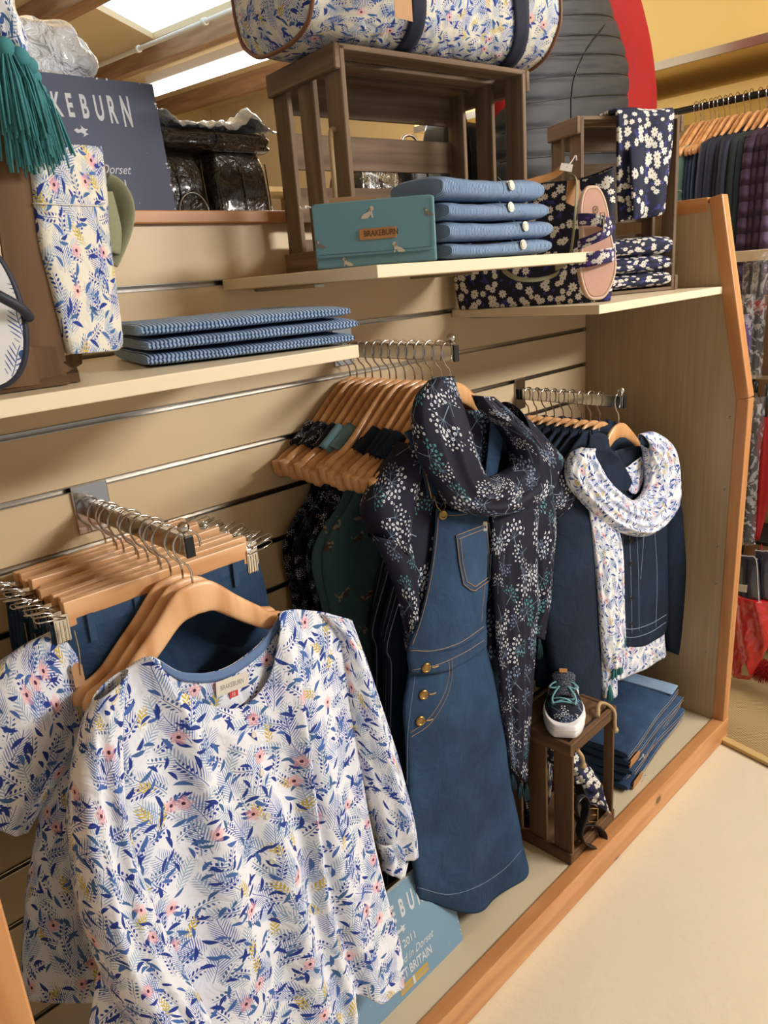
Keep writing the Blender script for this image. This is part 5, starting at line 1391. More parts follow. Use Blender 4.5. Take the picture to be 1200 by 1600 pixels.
MB().tube([bk+RT*-0.011+UP*0.001, bk+RT*0.011+UP*0.001], 0.0014, 8).build('buckle_pin', M['brass'], t)
MB().tube(smooth([at(903, 1275, -0.43), at(900, 1255, -0.43), at(912, 1243, -0.43), at(921, 1256, -0.435)], 16), 0.005, 10, sq=(0.4, 1.4)).build('keeper', M['blackl'], t)
base(t)
t = thing('pouch', 'dark daisy print pouch at the back of the low crate', 'pouch', (-0.69, -0.33, 0.1))
o = fold_mb(0.10, 0.045, 0.20, 3.0).build('cloth', M['daisyc'], t); o.location = (0, 0, 0)
t.location = (-0.690, -0.290, zf+0.012); t.rotation_euler = (0, 0.10, 0.4)

# folded jeans
za = zf+0.001; jl = ['folded blue jeans at the bottom of the low stack', 'folded blue jeans second from the bottom of the low stack', 'folded blue jeans in the middle of the low stack', 'folded blue jeans second from the top of the low stack', 'top folded blue jeans with pale turned-up hem, low stack']
for i in range(5):
    t = thing('folded_jeans', jl[i], 'jeans', (-0.268-0.006*i+(0.006 if i % 2 else 0), -0.270+0.004*math.sin(i*2), za), (0.10, 0.05, 0.14, 0.08, 0.12)[i], 'folded jeans on the display base')
    h = 0.026
    fold_mb(0.41-0.012*i, 0.235, h, 2.3*i+1, layers=2, sw=False, bow=0.003).build('cloth', M['denimj'], t)
    for k in (0.35, 0.72):
        MB().tube([(x*0.41-0.205, -0.1185-0.002*math.sin(x*9), h*k) for x in [0.04+0.92*q/20 for q in range(21)]], 0.0008, 5).build('seam', M['threadw' if k > .5 else 'thread'], t)
    if i in (0, 1, 4):
        MB().box((0.198, -0.02+0.01*i, h*0.55), (0.020, 0.05, 0.012)).build('hem', M['denimi'], t, bev=0.004)
    if i == 4:
        fold_mb(0.055, 0.235, 0.010, 7.7).build('turned_up_hem', M['denimi'], t).location = (0.165, 0.0, h-0.004)
        MB().tube([(0.136, -0.11+0.22*q/10, h+0.0035) for q in range(11)], 0.0007, 5).build('seam', M['threadw'], t)
    if i in (0, 3):
        MB().extrude([(0, 0), (0.052, 0), (0.060, 0.012), (0.052, 0.026), (0, 0.026)], (-0.185, -0.1195, 0.001), (1, 0, 0), (0, -0.12, 0.99), 0.0015).build('leather_patch', M['leather'], t)
        MB().tube(smooth([(-0.165, -0.135, 0.018), (-0.150, -0.142, 0.030), (-0.140, -0.134, 0.022), (-0.135, -0.138, 0.010)], 14), 0.0009, 5).build('tag_string', M['labelw'], t)
    za += h*0.93

# ------------------------------------------------------------------ right shelf: daisy print goods
zr = 1.3005
c0 = Vector((-0.072, -0.296, 0)); c1v = Vector((-0.325, -0.180, 0)); dv = (c0-c1v).normalized(); nv_ = Vector((-dv.y, dv.x, 0))
cc_ = (c0+c1v)/2+nv_*0.062
rc = crate('display_crate', (cc_.x, cc_.y, zr), (c0-c1v).length, 0.124, 0.400, math.atan2(dv.y, dv.x), 'wooden crate on the right shelf with daisy print cloth over its top', M['crate'], handle=False, nb=5, nend=2)
za = zr+0.012; dl = ['daisy print cloth folded at the bottom of the pile in the crate', 'daisy print cloth folded second from the bottom in the crate', 'daisy print cloth folded on top of the crate pile', 'thin daisy print cloth folded third in the crate pile']
ctr = (c0+c1v)/2+nv_*0.040
for i, h in enumerate((0.036, 0.040, 0.044)):
    o = fold_mb(0.205, 0.115, h, 4.4*i, layers=2 if i < 2 else 1, sw=True).build('folded_cloth', M['daisyc'])
    place(o, (ctr.x+0.010*dv.x, ctr.y-0.006, za), math.atan2(dv.y, dv.x)+0.05*math.sin(i*3)); tag(o, dl[i], 'folded cloth', 'daisy print cloths in the crate'); za += h*0.98
# cloth draped over the crate's top front edge
mb = MB(); fo = (c0+c1v)/2-nv_*0.012
zt = zr+0.402
def drape(u, v):
    x = (u-0.46)*0.150
    prof_ = [(0.085, 0.004), (0.04, 0.006), (0.000, 0.006), (-0.012, 0.000), (-0.016, -0.03), (-0.015, -0.09), (-0.013, -0.15), (-0.012, -0.19), (-0.013, -0.235)]
    q = crv(prof_, v); x *= 1+0.05*math.sin(v*5)-0.22*max(0, v-0.62)
    return Vector((fo.x, fo.y, zt))+dv*(x+0.012)+nv_*(q[0]*1.0+0.004*math.sin(u*13+v*2)*v)+Vector((0, 0, q[1]+0.014*u*max(0, v-0.6)*3+0.002*math.sin(u*7)))
mb.grid(drape, 30, 60, uvf=lambda u, v, p: (u*0.16, v*0.36)); o = mb.build('draped_cloth', M['daisyc'], solid=0.007)
tag(o, 'daisy print cloth hanging over the top edge of the right crate', 'cloth')
mb = MB(); mb.grid(lambda u, v: drape(0.15+0.72*u, 0.60+0.62*v)+(-nv_)*(0.010+0.010*math.sin(PI*v))*(1 if v < 1 else 1)-Vector((0, 0, 0.0)), 20, 24, uvf=lambda u, v, p: (u*0.1+.5, v*0.2))
o2 = mb.build('hanging_fold', M['daisyc'], o, solid=0.006)

# tote
t = thing('tote_bag', 'navy daisy print tote with tan leather trim behind the sandal', 'bag', (-0.53, -0.20, zr))
ta = Vector((-0.632, -0.028, zr)); tb_ = Vector((-0.505, -0.365, zr)); tx = (tb_-ta).normalized(); tw = (tb_-ta).length; ty = Vector((-tx.y, tx.x, 0))
def tote(u, a):
    pass
R = []
for i in range(31):
    f = i/30; z = 0.255*f; hw = tw/2*(0.94+0.06*min(1, f*4))*(1-0.03*f); dp = 0.048*(1-0.45*f)*(0.75+0.25*min(1, f*6))
    c = ta+tx*tw/2+ty*0.045+Vector((0, 0, z+0.001))
    R.append([c+tx*hw*math.copysign(abs(math.cos(a))**0.45, math.cos(a))+ty*dp*math.copysign(abs(math.sin(a))**0.7, math.sin(a))*(1+0.05*nz(a*2, f*4))+Vector((0, 0, 0.010*f*math.sin(a*2+1))) for a in [2*PI*k/64 for k in range(64)]])
mb = MB(); mb.loft(R, cap=False, uvs=lambda i, k: [((R[a][b % 64]-ta).dot(tx), R[a][b % 64].z) for a, b in ((i, k), (i, k+1), (i+1, k+1), (i+1, k))])
idx = list(range(64)); mb.face(list(reversed(idx)), [(0, 0)]*64)
mb.build('canvas_body', M['daisy'], t, solid=0.002)
MB().tube([p+Vector((0, 0, 0)) for p in R[-1]], 0.0018, 6, closed=True).build('top_hem', M['navyweb'], t)
fz = lambda a, b, o=0.0: ta+tx*a+Vector((0, 0, b))-ty*(0.006+o)
def ribbon(pts, w_, th, name, mat, par, up_=None): return MB().tube(smooth(pts, 60), 1.0, 10, sq=(th, w_), up=up_ or tuple(ty)).build(name, mat, par)
ribbon([at(805, 292, X=None, Y=-0.20), at(835, 283, Y=-0.225), at(862, 275, Y=-0.25), at(880, 262, Y=-0.27)], 0.0075, 0.0016, 'leather_handle', M['leather'], t, (0.4, -1, 0.2))
pa = [at(888, 272, Y=-0.318), at(901, 282, Y=-0.335), at(899, 330, Y=-0.345), at(890, 400, Y=-0.350), at(868, 418, Y=-0.34)]
ribbon(pa, 0.0085, 0.0014, 'sage_strap', M['olive'], t, (0.4, -1, 0))
MB().extrude([(-0.016, -0.028), (0.0, -0.036), (0.016, -0.028), (0.013, 0.012), (-0.012, 0.012)], at(895, 292, Y=-0.325), (0.85, -0.5, 0), (0, 0, 1), 0.003).build('leather_tab', M['leather'], t)
ribbon([at(868, 398, Y=-0.33), at(872, 425, Y=-0.335), at(845, 436, Y=-0.33), at(812, 436, Y=-0.32), at(790, 425, Y=-0.30), at(785, 415, Y=-0.29)], 0.0045, 0.0014, 'carry_handle', M['olive'], t, (0, 0, 1))
p0 = at(885, 262, Y=-0.31); MB().extrude([(-0.014, -0.005), (0.010, -0.009), (0.013, 0.006), (-0.010, 0.009)], p0, RT, UP, 0.001).build('paper_tag', M['labelw'], t)
MB().tube(smooth([p0, p0+RT*0.010+UP*0.012, p0+RT*0.018+UP*0.024, p0+RT*0.020+UP*0.014], 14), 0.0014, 6).build('cord', M['labelw'], t)
base(t)

# sandal standing on its toe end against the tote
t = thing('sandal', 'tan footbed sandal with purple daisy straps standing at the shelf corner', 'sandal', (-0.565, -0.392, 1.305))
pT = at(930, 292, Y=-0.392); pB = at(934, 466, Y=-0.405); sy_ = (pT-pB).normalized(); sx_ = Vector((0.93, -0.36, 0)); sx_ = (sx_-sy_*sx_.dot(sy_)).normalized(); sn = sx_.cross(sy_)
if sn.dot(CAMP-pT) < 0: sn = -sn; 
SLn = (pT-pB).length
def fo_(v): return crv([(0.036,), (0.042,), (0.045,), (0.045,), (0.041,), (0.036,), (0.033,), (0.034,), (0.035,), (0.034,), (0.030,)], v)[0]
fw_ = 0.96
O2 = []
for k in range(120):
    a = 2*PI*k/120; v = (1-math.cos(a))/2; s_ = math.sin(a)
    O2.append(((math.copysign(fo_(v)*(abs(s_)**0.55), s_)+0.005*math.sin(v*PI*1.4))*fw_, v*SLn))
MB().extrude(O2, pB-sn*0.016, sx_, sy_, 0.012 if sx_.cross(sy_).dot(sn) > 0 else -0.012).build('sole', M['cork'], t, bev=0.002)
fb = MB().extrude([(x*0.93, 0.004+y*0.965) for x, y in O2], pB-sn*0.004, sx_, sy_, 0.003 if sx_.cross(sy_).dot(sn) > 0 else -0.003).build('footbed', M['suede'], t, bev=0.001)
rim = MB().tube([pB+sx_*x+sy_*y-sn*0.004 for x, y in O2], 0.0035, 8, closed=True).build('rim', M['cork'], t)
ct = pB+sy_*SLn*0.80+sn*0.0002
MB().tube([ct+sx_*0.0055*math.cos(k*PI/8)+sy_*0.0065*math.sin(k*PI/8) for k in range(16)], 0.0005, 5, closed=True).build('size_mark', M['printd'], fb)
text('4', ct-sx_*0.0020-sy_*0.003, sx_, sy_, 0.0062, M['printd'], fb, xs=0.8) if sx_.cross(sy_).dot(sn) > 0 else None
def sstrap(v0, v1, hgt, name, w_=0.014, mat='daisyp'):
    q = []
    for i in range(13):
        f = i/12; v = v0+(v1-v0)*f; x = (-1+2*f)*(fo_(v)*fw_+0.004)
        q.append(pB+sx_*x+sy_*v*SLn+sn*(-0.006+hgt*math.sin(PI*f)**0.6))
    mb = MB(); mb.grid(lambda u, v: Vector(crv([tuple(k) for k in q], u))+sy_*(v-0.5)*2*w_, 30, 4, uvf=lambda u, v, p: (u*0.1+v0, v*0.03)); return mb.build(name, M[mat], t, solid=0.002)
sstrap(0.34, 0.40, 0.030, 'toe_strap', 0.013); s2_ = sstrap(0.72, 0.62, 0.030, 'instep_strap', 0.011); sstrap(0.50, 0.64, 0.034, 'cross_strap', 0.009)
bx0 = pB+sx_*-0.006+sy_*SLn*0.70+sn*0.027
MB().tube([bx0+sx_*a+sy_*b_ for a, b_ in ((-.005, -.010), (.005, -.010), (.005, .010), (-.005, .010))], 0.0011, 6, closed=True).build('buckle', M['pewter'], t)
MB().tube([bx0+sx_*0.001, bx0-sy_*0.020+sx_*0.001, bx0-sy_*0.034+sx_*0.003], 0.0018, 6).build('buckle', M['pewter'], t)
base(t)

# ------------------------------------------------------------------ left shelf: crate, floral bag, tassels, shoe
t = thing('leaning_crate', 'dark wooden crate at the left end of the left shelf, next to the floral bag', 'crate', (-1.70, -0.28, 1.2975))
py_ = -0.345
def plank(q, th, name, mat=None):
    """board given by four corners on the plane y=const, thickness going back"""
    mb = MB(); P = [at(x, y, Y_) for x, y, Y_ in q]; i = 0
    n = (P[1]-P[0]).cross(P[3]-P[0]).normalized(); n = n if n.dot(P[0]-CAMP) > 0 else -n
    mb.v += P+[p+n*th for p in P]
    L0 = (P[3]-P[0]).length; W0 = (P[1]-P[0]).length
    for k, uvq in (((0, 1, 2, 3), ((0, 0), (0, W0), (L0, W0), (L0, 0))), ((4, 5, 6, 7), ((0, 0), (0, W0), (L0, W0), (L0, 0))), ((0, 1, 5, 4), ((0, 0), (W0, 0), (W0, th), (0, th))), ((1, 2, 6, 5), ((0, 0), (L0, 0), (L0, th), (0, th))), ((2, 3, 7, 6), ((0, 0), (W0, 0), (W0, th), (0, th))), ((3, 0, 4, 7), ((0, 0), (L0, 0), (L0, th), (0, th)))):
        mb.face([i+c for c in k], uvq)
    return mb.build(name, mat or M['crate2'], t, bev=0.002)
plank(((-22, 168, -0.350), (26, 172, -0.350), (100, 562, -0.350), (30, 570, -0.350)), 0.012, 'post')
pf = plank(((6, 545, -0.352), (92, 545, -0.352), (103, 592, -0.352), (12, 604, -0.352)), 0.020, 'foot_batten')
plank(((96, 560, -0.335), (128, 552, -0.24), (128, 566, -0.24), (100, 582, -0.335)), 0.010, 'bottom_slat')
MB().beam((-1.655, -0.34, 1.303), (-1.560, -0.10, 1.303), 0.03, 0.010).build('bottom_slat', M['crate2'], t)
MB().beam((-1.760, -0.33, 1.303), (-1.655, -0.34, 1.303), 0.03, 0.010).build('bottom_slat', M['crate2'], t)
MB().beam((-1.790, -0.34, 1.303), (-1.790, -0.34, 1.56), 0.03, 0.012, up=(0, 1, 0)).build('post', M['crate2'], t)
base(t)

t = thing('shoulder_bag', 'floral canvas shoulder bag with sage strap on the left shelf', 'bag', (-1.60, -0.30, 1.30))
rows = [((36, 232), (158, 238)), ((44, 300), (166, 300)), ((54, 380), (170, 370)), ((72, 450), (180, 445)), ((88, 510), (188, 508)), ((98, 545), (190, 535)), ((104, 553), (182, 548))]
R3 = [(tuple(at(l[0], l[1], -0.330)), tuple(at(r[0], r[1], -0.290))) for l, r in rows]
rings = []
for j in range(41):
    q = j/40; l = Vector(crv([a for a, b in R3], q)); r = Vector(crv([b for a, b in R3], q)); c = (l+r)/2; h = (r-l)/2
    rings.append([c+h*math.copysign(abs(math.cos(a))**0.5, math.cos(a))+Vector((0.30, 0.95, 0))*(0.038*min(1, (1-q)*14+0.35)*math.copysign(abs(math.sin(a))**0.7, -math.sin(a)))+Vector((0, 0, 0.0)) for a in [2*PI*k/48 for k in range(48)]])
mb = MB(); mb.loft(rings, uvs=lambda i, k: [(rings[a][b % 48].x*1.25, rings[a][b % 48].z) for a, b in ((i, k), (i, k+1), (i+1, k+1), (i+1, k))]); body = mb.build('canvas_body', M['floralC'], t)
bv = bvh_of(body)
seam(bv, [(52, 318), (100, 320), (160, 322)], 'pocket_seam', body, 'labelw', r=0.0008)
MB().tube(smooth([at(x, y, -0.300) for x, y in ((146, 236), (150, 250), (160, 258), (163, 300), (166, 350))], 20), 0.0035, 8).build('leather_side_tab', M['leatherp'], t)
MB().tube(smooth([at(x, y, -0.29) for x, y in ((163, 282), (178, 290), (192, 310), (196, 335), (190, 365), (176, 400), (170, 412))], 40), 1.0, 12, sq=(0.0035, 0.0125), up=(1, 0.4, 0.2)).build('sage_strap', M['olive'], t)
MB().tube(smooth([at(x, y, -0.30) for x, y in ((164, 300), (172, 330), (178, 360), (176, 395))], 20), 1.0, 12, sq=(0.003, 0.012), up=(0.3, -1, 0)).build('sage_strap', M['olive'], t)
base(t)

t = thing('tassel_scarf', 'pale spotted scarf with a bunch of big teal tassels above the floral bag', 'scarf', (-1.63, -0.36, 1.56))
tube_loft([((-30, -40), (18, -30)), ((-24, 10), (22, 15)), ((-14, 40), (34, 45)), ((-4, 70), (42, 72)), ((8, 92), (40, 88))], -0.365, 0, 0.016, fold=0.12, nf=4, seed=2.2, nr=40).build('cloth', M['floralS'], t, solid=0.001)
for i, (x, y, L_, r_, Y_) in enumerate(((4, 62, 0.082, 0.021, -0.385), (28, 78, 0.080, 0.022, -0.378), (40, 92, 0.095, 0.024, -0.368), (44, 110, 0.082, 0.026, -0.360), (50, 132, 0.066, 0.030, -0.352), (14, 100, 0.095, 0.026, -0.372))):
    tassel_mb(x, y, Y_, L_, r_, 20+i).build('tassel', M['tassel'], t)
base(t)
# the tip of a printed flip flop at the frame edge
t = thing('flip_flop', 'white coral-print flip flop with navy edge at the far left shelf end', 'sandal', (-1.74, -0.37, 1.30))
Oc = at(-42, 485, Y=-0.40)
fT = at(-50, 372, Y=-0.40); fB = at(-28, 612, Y=-0.402); fy = (fT-fB).normalized(); fx = Vector((0.94, -0.34, 0)); fx = (fx-fy*fx.dot(fy)).normalized(); fn = fx.cross(fy); fl_ = (fT-fB).length
wmax = 0.052
O3 = [((math.copysign(abs(math.sin(a))**0.75, math.sin(a)))*wmax*(0.86+0.14*math.cos(a)), fl_*(0.5-0.5*math.cos(a))) for a in [2*PI*k/50 for k in range(50)]]
th_ = 0.014; sg = 1 if fn.dot(CAMP-fT) > 0 else -1
MB().extrude(O3, fB-fn*sg*th_, fx, fy, sg*th_).build('sole', M['rubber'], t, bev=0.003)
M['coral'] = None
def coralprint():
    m, b = begin('coral_footbed_print', 0.6, 0, 0.3); uv, x, y = uvs()
    u, v, r1, r2, r3 = voro(x, y, 0.034, (1.2, 3.3), 0.6); u, v = rotf(u, v, r1*1.6-0.8)
    col = mix(sprig(u, v, 0.46, 0.16, 0.17, 0.035, 0.15, 0.9, 0.014), lin((236, 236, 236)), mix(r2 > 0.45, lin((92, 110, 168)), lin((232, 110, 84))))
    u, v, r1, r2, r3 = voro(x, y, 0.024, (5.2, 3.3), 0.9)
    col = mix(((u*u+v*v) < 0.03)*(r3 > 0.7), col, mix(r2 > 0.5, lin((232, 110, 84)), lin((60, 84, 140)))); setc(b, col); return m
MB().extrude([(x*0.88, fl_*0.03+y*0.94) for x, y in O3], fB, fx, fy, sg*0.0015).build('footbed', coralprint(), t)
MB().tube(smooth([fB+fx*0.047+fy*fl_*0.50, fB+fx*0.040+fy*fl_*0.56+fn*sg*0.012, fB+fx*0.020+fy*fl_*0.64+fn*sg*0.022, fB+fy*fl_*0.72+fn*sg*0.018, fB+fy*fl_*0.76], 24), 0.005, 10).build('thong_strap', M['rubber'], t)
base(t)
# ------------------------------------------------------------------ behind the display: packs, gilet, coats, stand on the right
def crinkle(name, c, rough, amt, dist, metal=0, alpha=None, sc=34):
    m, b = begin(name, rough, metal, 0.8); v = objc(); setc(b, lin(c))
    bump(b, noisef(v, sc, 3, 0.55, 1.2), amt, dist)
    b.inputs['Coat Weight'].default_value = 0.6; b.inputs['Coat Roughness'].default_value = 0.08
    if alpha is not None:
        a = S.m('ADD', (noisef(v, sc*0.9, 3, 0.6, 1.5) > 0.54)*0.35, alpha, clamp=True); S.nt.links.new(a.k, b.inputs['Alpha'])
    return m
M['brownpack'] = crinkle('brown_pack_plastic', (44, 34, 26), 0.22, 0.9, 0.012)
M['whiteplastic'] = crinkle('white_crumpled_plastic', (226, 232, 240), 0.3, 0.9, 0.02)
M['clear'] = crinkle('clear_film', (226, 226, 230), 0.12, 0.8, 0.01, alpha=0.10)
def pack(px0, py0, px1, py1, Y, dp, label, mat='brownpack', name='bedding_pack', cat='pack', zfix=None):
    a = at(px0, py1, Y); b = at(px1, py1, Y); tp = at((px0+px1)/2, py0, Y).z; w_ = b.x-a.x
    z0 = zfix if zfix is not None else min(a.z, b.z); h = tp-z0
    t = thing(name, label, cat, ((a.x+b.x)/2, Y+dp/2, z0))
    rings = []
    for j in range(25):
        f = j/24; e = 1-abs(2*f-1)**5*0.16
        rings.append([Vector((w_/2*e*math.copysign(abs(math.cos(q))**0.35, math.cos(q))*(1+0.03*nz(q*2, f*4)), dp/2*e*math.copysign(abs(math.sin(q))**0.35, math.sin(q))*(1+0.06*nz(q*3, f*5, 2)), h*f+0.004*nz(q*3, f*4, 7)*math.sin(PI*f))) for q in [2*PI*k/48 for k in range(48)]])
    MB().loft(rings, uvs=None).build('wrapped_body', M[mat], t)
    for k in range(3): MB().tube([(w_*(-0.44+0.4*k), -dp/2-0.001, h*0.1), (w_*(-0.40+0.4*k), -dp/2-0.004, h*0.5), (w_*(-0.43+0.4*k), -dp/2-0.001, h*0.9)], 0.0016, 6).build('film_crease', M[mat], t)
    return t, w_, h, dp
t, w_, h, dp = pack(236, 236, 334, 326, 0.09, 0.20, 'brown plastic wrapped pack with a round seal behind the navy sign', zfix=1.411)
MB().tube([(0.02+0.030*math.cos(k*PI/16), -dp/2-0.004, h*0.52+0.034*math.sin(k*PI/16)) for k in range(32)], 0.0011, 6, closed=True).build('seal_ring', M['alu'], t)
pack(338, 236, 432, 326, 0.09, 0.20, 'brown plastic wrapped pack between the sign and the big crate', zfix=1.411)
zt_ = at(340, 236, 0.09).z
pack(240, 200, 436, 240, 0.085, 0.19, 'flat brown wrapped pack lying across the two upright ones', zfix=zt_+0.001)
zt2 = at(340, 200, 0.085).z
a = at(242, 200, 0.085); b_ = at(438, 200, 0.085)
mb = MB(); mb.grid(lambda u, v: Vector((a.x+(b_.x-a.x)*u, 0.085+0.18*v, zt2+0.004+0.020*abs(nz(u*5+3, v*4))+0.028*math.exp(-((u-0.78)/0.10)**2-(v-.2)**2*6)+0.026*math.exp(-((u-0.06)/0.08)**2-(v-.2)**2*6)+0.006*nz(u*22, v*14)-0.012*max(0, 0.12-v)*8*(0.5+0.5*nz(u*9, 1)))), 70, 24)
o = mb.build('plastic_sheet', M['whiteplastic'], solid=0.0015); tag(o, 'white crumpled plastic sheet on top of the brown packs', 'plastic sheet')
mb = MB(); c = at(62, 92, 0.14)
mb.grid(lambda u, v: c+Vector((0.085*math.cos(2*PI*u)*math.sin(PI*v), 0.06*math.sin(2*PI*u)*math.sin(PI*v), 0.055*math.cos(PI*v)))*(1+0.22*nz(math.cos(2*PI*u)*2+5, math.sin(2*PI*u)*2, v*5)), 48, 30, flip=True)
o = thing('plastic_bag', 'puffed clear plastic bag behind the navy sign', 'bag', (c.x, c.y, 1.411)); mb.build('film', M['whiteplastic'], o)
MB().tube([(c.x, c.y, 1.411), (c.x, c.y, c.z-0.03)], [0.07, 0.06], 20).build('contents', M['whiteplastic'], o); base(o)
for (x0, y0, x1, y1, Y_, lb, mt) in ((640, 238, 700, 300, 0.22, 'black rounded bag on the deck seen through the big crate', 'black'), (704, 190, 772, 300, 0.34, 'tall dark shoulder bag on the deck seen through the right end of the crate', 'blackl'), (560, 262, 636, 300, 0.16, 'low black glossy pack seen through the lower crate slats', 'brownpack')):
    t, w_, h, dp = pack(x0, y0, x1, y1, Y_, 0.12, lb, mt, 'dark_bag', 'bag', zfix=1.411)
    MB().tube(smooth([(-w_*0.3, 0, h*0.97), (-w_*0.15, 0, h*1.16), (w_*0.15, 0, h*1.16), (w_*0.3, 0, h*0.97)], 16), 0.004, 6).build('handle', M['alu' if mt == 'black' else mt], t)
# far shop shelving seen between the slats
t = thing('wall_shelving', 'pale shelving far behind the display seen through the crate slats', 'shelving', (1.2, 3.3, 0))
for k in range(6): MB().box((1.0, 3.3, 0.6+0.28*k), (2.6, 0.35, 0.03)).build('shelf_board', M['shelf'], t)
for k in range(5): MB().box((-0.3+0.65*k, 3.3, 1.0), (0.03, 0.36, 2.0)).build('upright', M['beamw'], t)
base(t)

# quilted gilet over a red jumper on a bust
gx, gy = 0.10, 0.23
t = thing('quilted_gilet', 'charcoal quilted gilet on a bust stand behind the right crate', 'gilet', (gx, gy, 0))
rows = [((822, -60), (925, -60)), ((800, -20), (926, -20)), ((790, 20), (930, 20)), ((782, 70), (950, 70)), ((778, 120), (962, 115)), ((776, 180), (962, 165)), ((772, 250), (955, 240)), ((770, 330), (950, 320))]
R3 = [(tuple(at(l[0], l[1], 0.16)), tuple(at(r[0], r[1], 0.16))) for l, r in rows]
rings = []; NQ = 150
for j in range(NQ+1):
    q = j/NQ; l = Vector(crv([a for a, b in R3], q)); r = Vector(crv([b for a, b in R3], q)); c = (l+r)/2; hx = (r-l)/2
    ring = []
    for k in range(72):
        a = 2*PI*k/72; ph = q*11.5+0.25*math.cos(a*2)*0.6
        puff = 1-0.03*(abs(math.cos(PI*ph))**10)
        ring.append(c+hx*math.cos(a)*puff+Vector((0, -0.115, 0))*math.copysign(abs(math.sin(a))**0.8, math.sin(a))*puff*(1+0.02*nz(a*5, q*40)))
    rings.append(ring)
mb = MB(); mb.loft(rings); gl = mb.build('quilted_body', M['quilt'], t)
bv = bvh_of(gl)
for n_ in range(1, 12):
    j_ = round(n_/11.5*NQ)
    MB().tube([Vector(rings[j_][k])+Vector((0, -0.0008, 0)) for k in range(1, 36)], 0.0016, 5).build('quilt_seam', M['black'], gl)
seam(bv, [(944, 40), (915, 80), (895, 130), (892, 190), (893, 250)], 'princess_seam', gl, 'black', r=0.0022)
MB().tube([(gx, gy, 0.02), (gx, gy, 1.75)], 0.014, 12).build('stand_pole', M['black'], t)
MB().tube([(gx, gy, 0.001), (gx, gy, 0.02)], [0.17, 0.16], 32).build('stand_base', M['black'], t)
base(t)
t = thing('red_jumper', 'bright red long sleeved jumper under the charcoal gilet', 'jumper', (gx, gy, 1.7))
tube_loft([((915, -50), (950, -60)), ((924, 0), (985, -10)), ((930, 40), (1000, 30)), ((948, 85), (1008, 75)), ((957, 120), (1014, 125)), ((953, 165), (1017, 168)), ((948, 230), (1014, 230)), ((946, 290), (1008, 290))], 0.17, 0, 0.055, fold=0.05, nf=3, seed=4.0, nr=60).build('sleeve', M['red'], t, solid=0.002)
tube_loft([((775, 40), (810, 40)), ((768, 110), (806, 110)), ((770, 160), (800, 165)), ((774, 210), (800, 225)), ((780, 260), (800, 270))], 0.17, 0, 0.05, fold=0.05, nf=3, seed=5.0, nr=40).build('sleeve', M['red'], t, solid=0.002)
base(t)

# coats and jumpers on the rail under the bulkhead
def coat_mat(nm, c, quilt=False, knit=False):
    m, b = begin(nm, 0.7, 0, 0.3); v = objc(); s_ = sep(v)
    if knit:
        d = absf(fract(s_[1]*30+s_[0]*30)-0.5)+absf(fract(s_[2]*22)-0.5)
        band_ = (s_[2] < -0.30)
        setc(b, mix((absf(d-0.45) < 0.12)*band_, lin(c), lin((196, 212, 204))))
    else: setc(b, mix(noisef(v, 14, 3), lin([q*0.85 for q in c]), lin([q*1.15 for q in c])))
    if quilt: bump(b, absf(sinf(s_[2]*62+s_[0]*10))*1.0, 0.9, 0.02)
    return m
CM = {'teal': coat_mat('teal_knit', (104, 144, 138), knit=True), 'blue': coat_mat('blue_wool', (48, 64, 92)), 'navy': coat_mat('navy_wax', (36, 42, 58)), 'green': coat_mat('dark_green_wax', (40, 54, 56)), 'plum': coat_mat('plum_quilt', (62, 46, 66), quilt=True), 'mauve': coat_mat('mauve_quilt', (92, 74, 104), quilt=True)}
Zr = rz_+0.013
def mk_coat(c, loc, label, name, cat, group, L=0.62, fat=1.0):
    t = thing(name, label, cat, loc, 0, group)
    xk = 0.72 if fat == 1.0 else 0.88
    P_ = [(a*xk, b) for a, b in [(0.05, -0.10), (0.12, -0.125), (0.19, -0.165), (0.20, -0.25), (0.20, -0.40), (0.21, -L)]]
    rings = [[Vector((hw*math.cos(a), 0.011*fat*min(1, 0.4+j/8)*math.sin(a), z)) for a in [2*PI*k/32 for k in range(32)]] for j in range(25) for hw, z in [crv(P_, j/24)]]
    MB().loft(rings).build('body', CM[c], t)
    for s_ in (-1, 1):
        sp = [(0.16, -0.145, 0.020), (0.198, -0.175, 0.036), (0.215, -0.26, 0.042), (0.225, -0.40, 0.040), (0.232, -L*0.97, 0.036)]
        R = [[Vector((s_*x*xk+r*math.cos(a)*0.9, 0.014*fat*min(1, 0.5+j/6)*math.sin(a)*(1+0.15*nz(j*.4, a)), z)) for a in [2*PI*k/20 for k in range(20)]] for j in range(21) for x, z, r in [crv(sp, j/20)]]
        MB().loft(R).build('sleeve', CM[c], t)
    return t
def mk_h2(loc, label):
    t = thing('coat_hanger', label, 'coat hanger', loc, 0, 'wooden hangers on the far rail')
    shoulder([(0, -0.062), (0.03, -0.068), (0.075, -0.095), (0.13, -0.135), (0.17, -0.155), (0.195, -0.168)], MB(), hc=0.020).build('shoulder', M['hanger'], t)
    MB().tube([(x, y, z+0.006) for x, y, z in hook_pts(-0.07)], 0.0016, 6).build('hook', M['chrome'], t); return t
seq = [('teal', 3), ('blue', 4), ('navy', 4), ('green', 2), ('plum', 3), ('mauve', 2)]
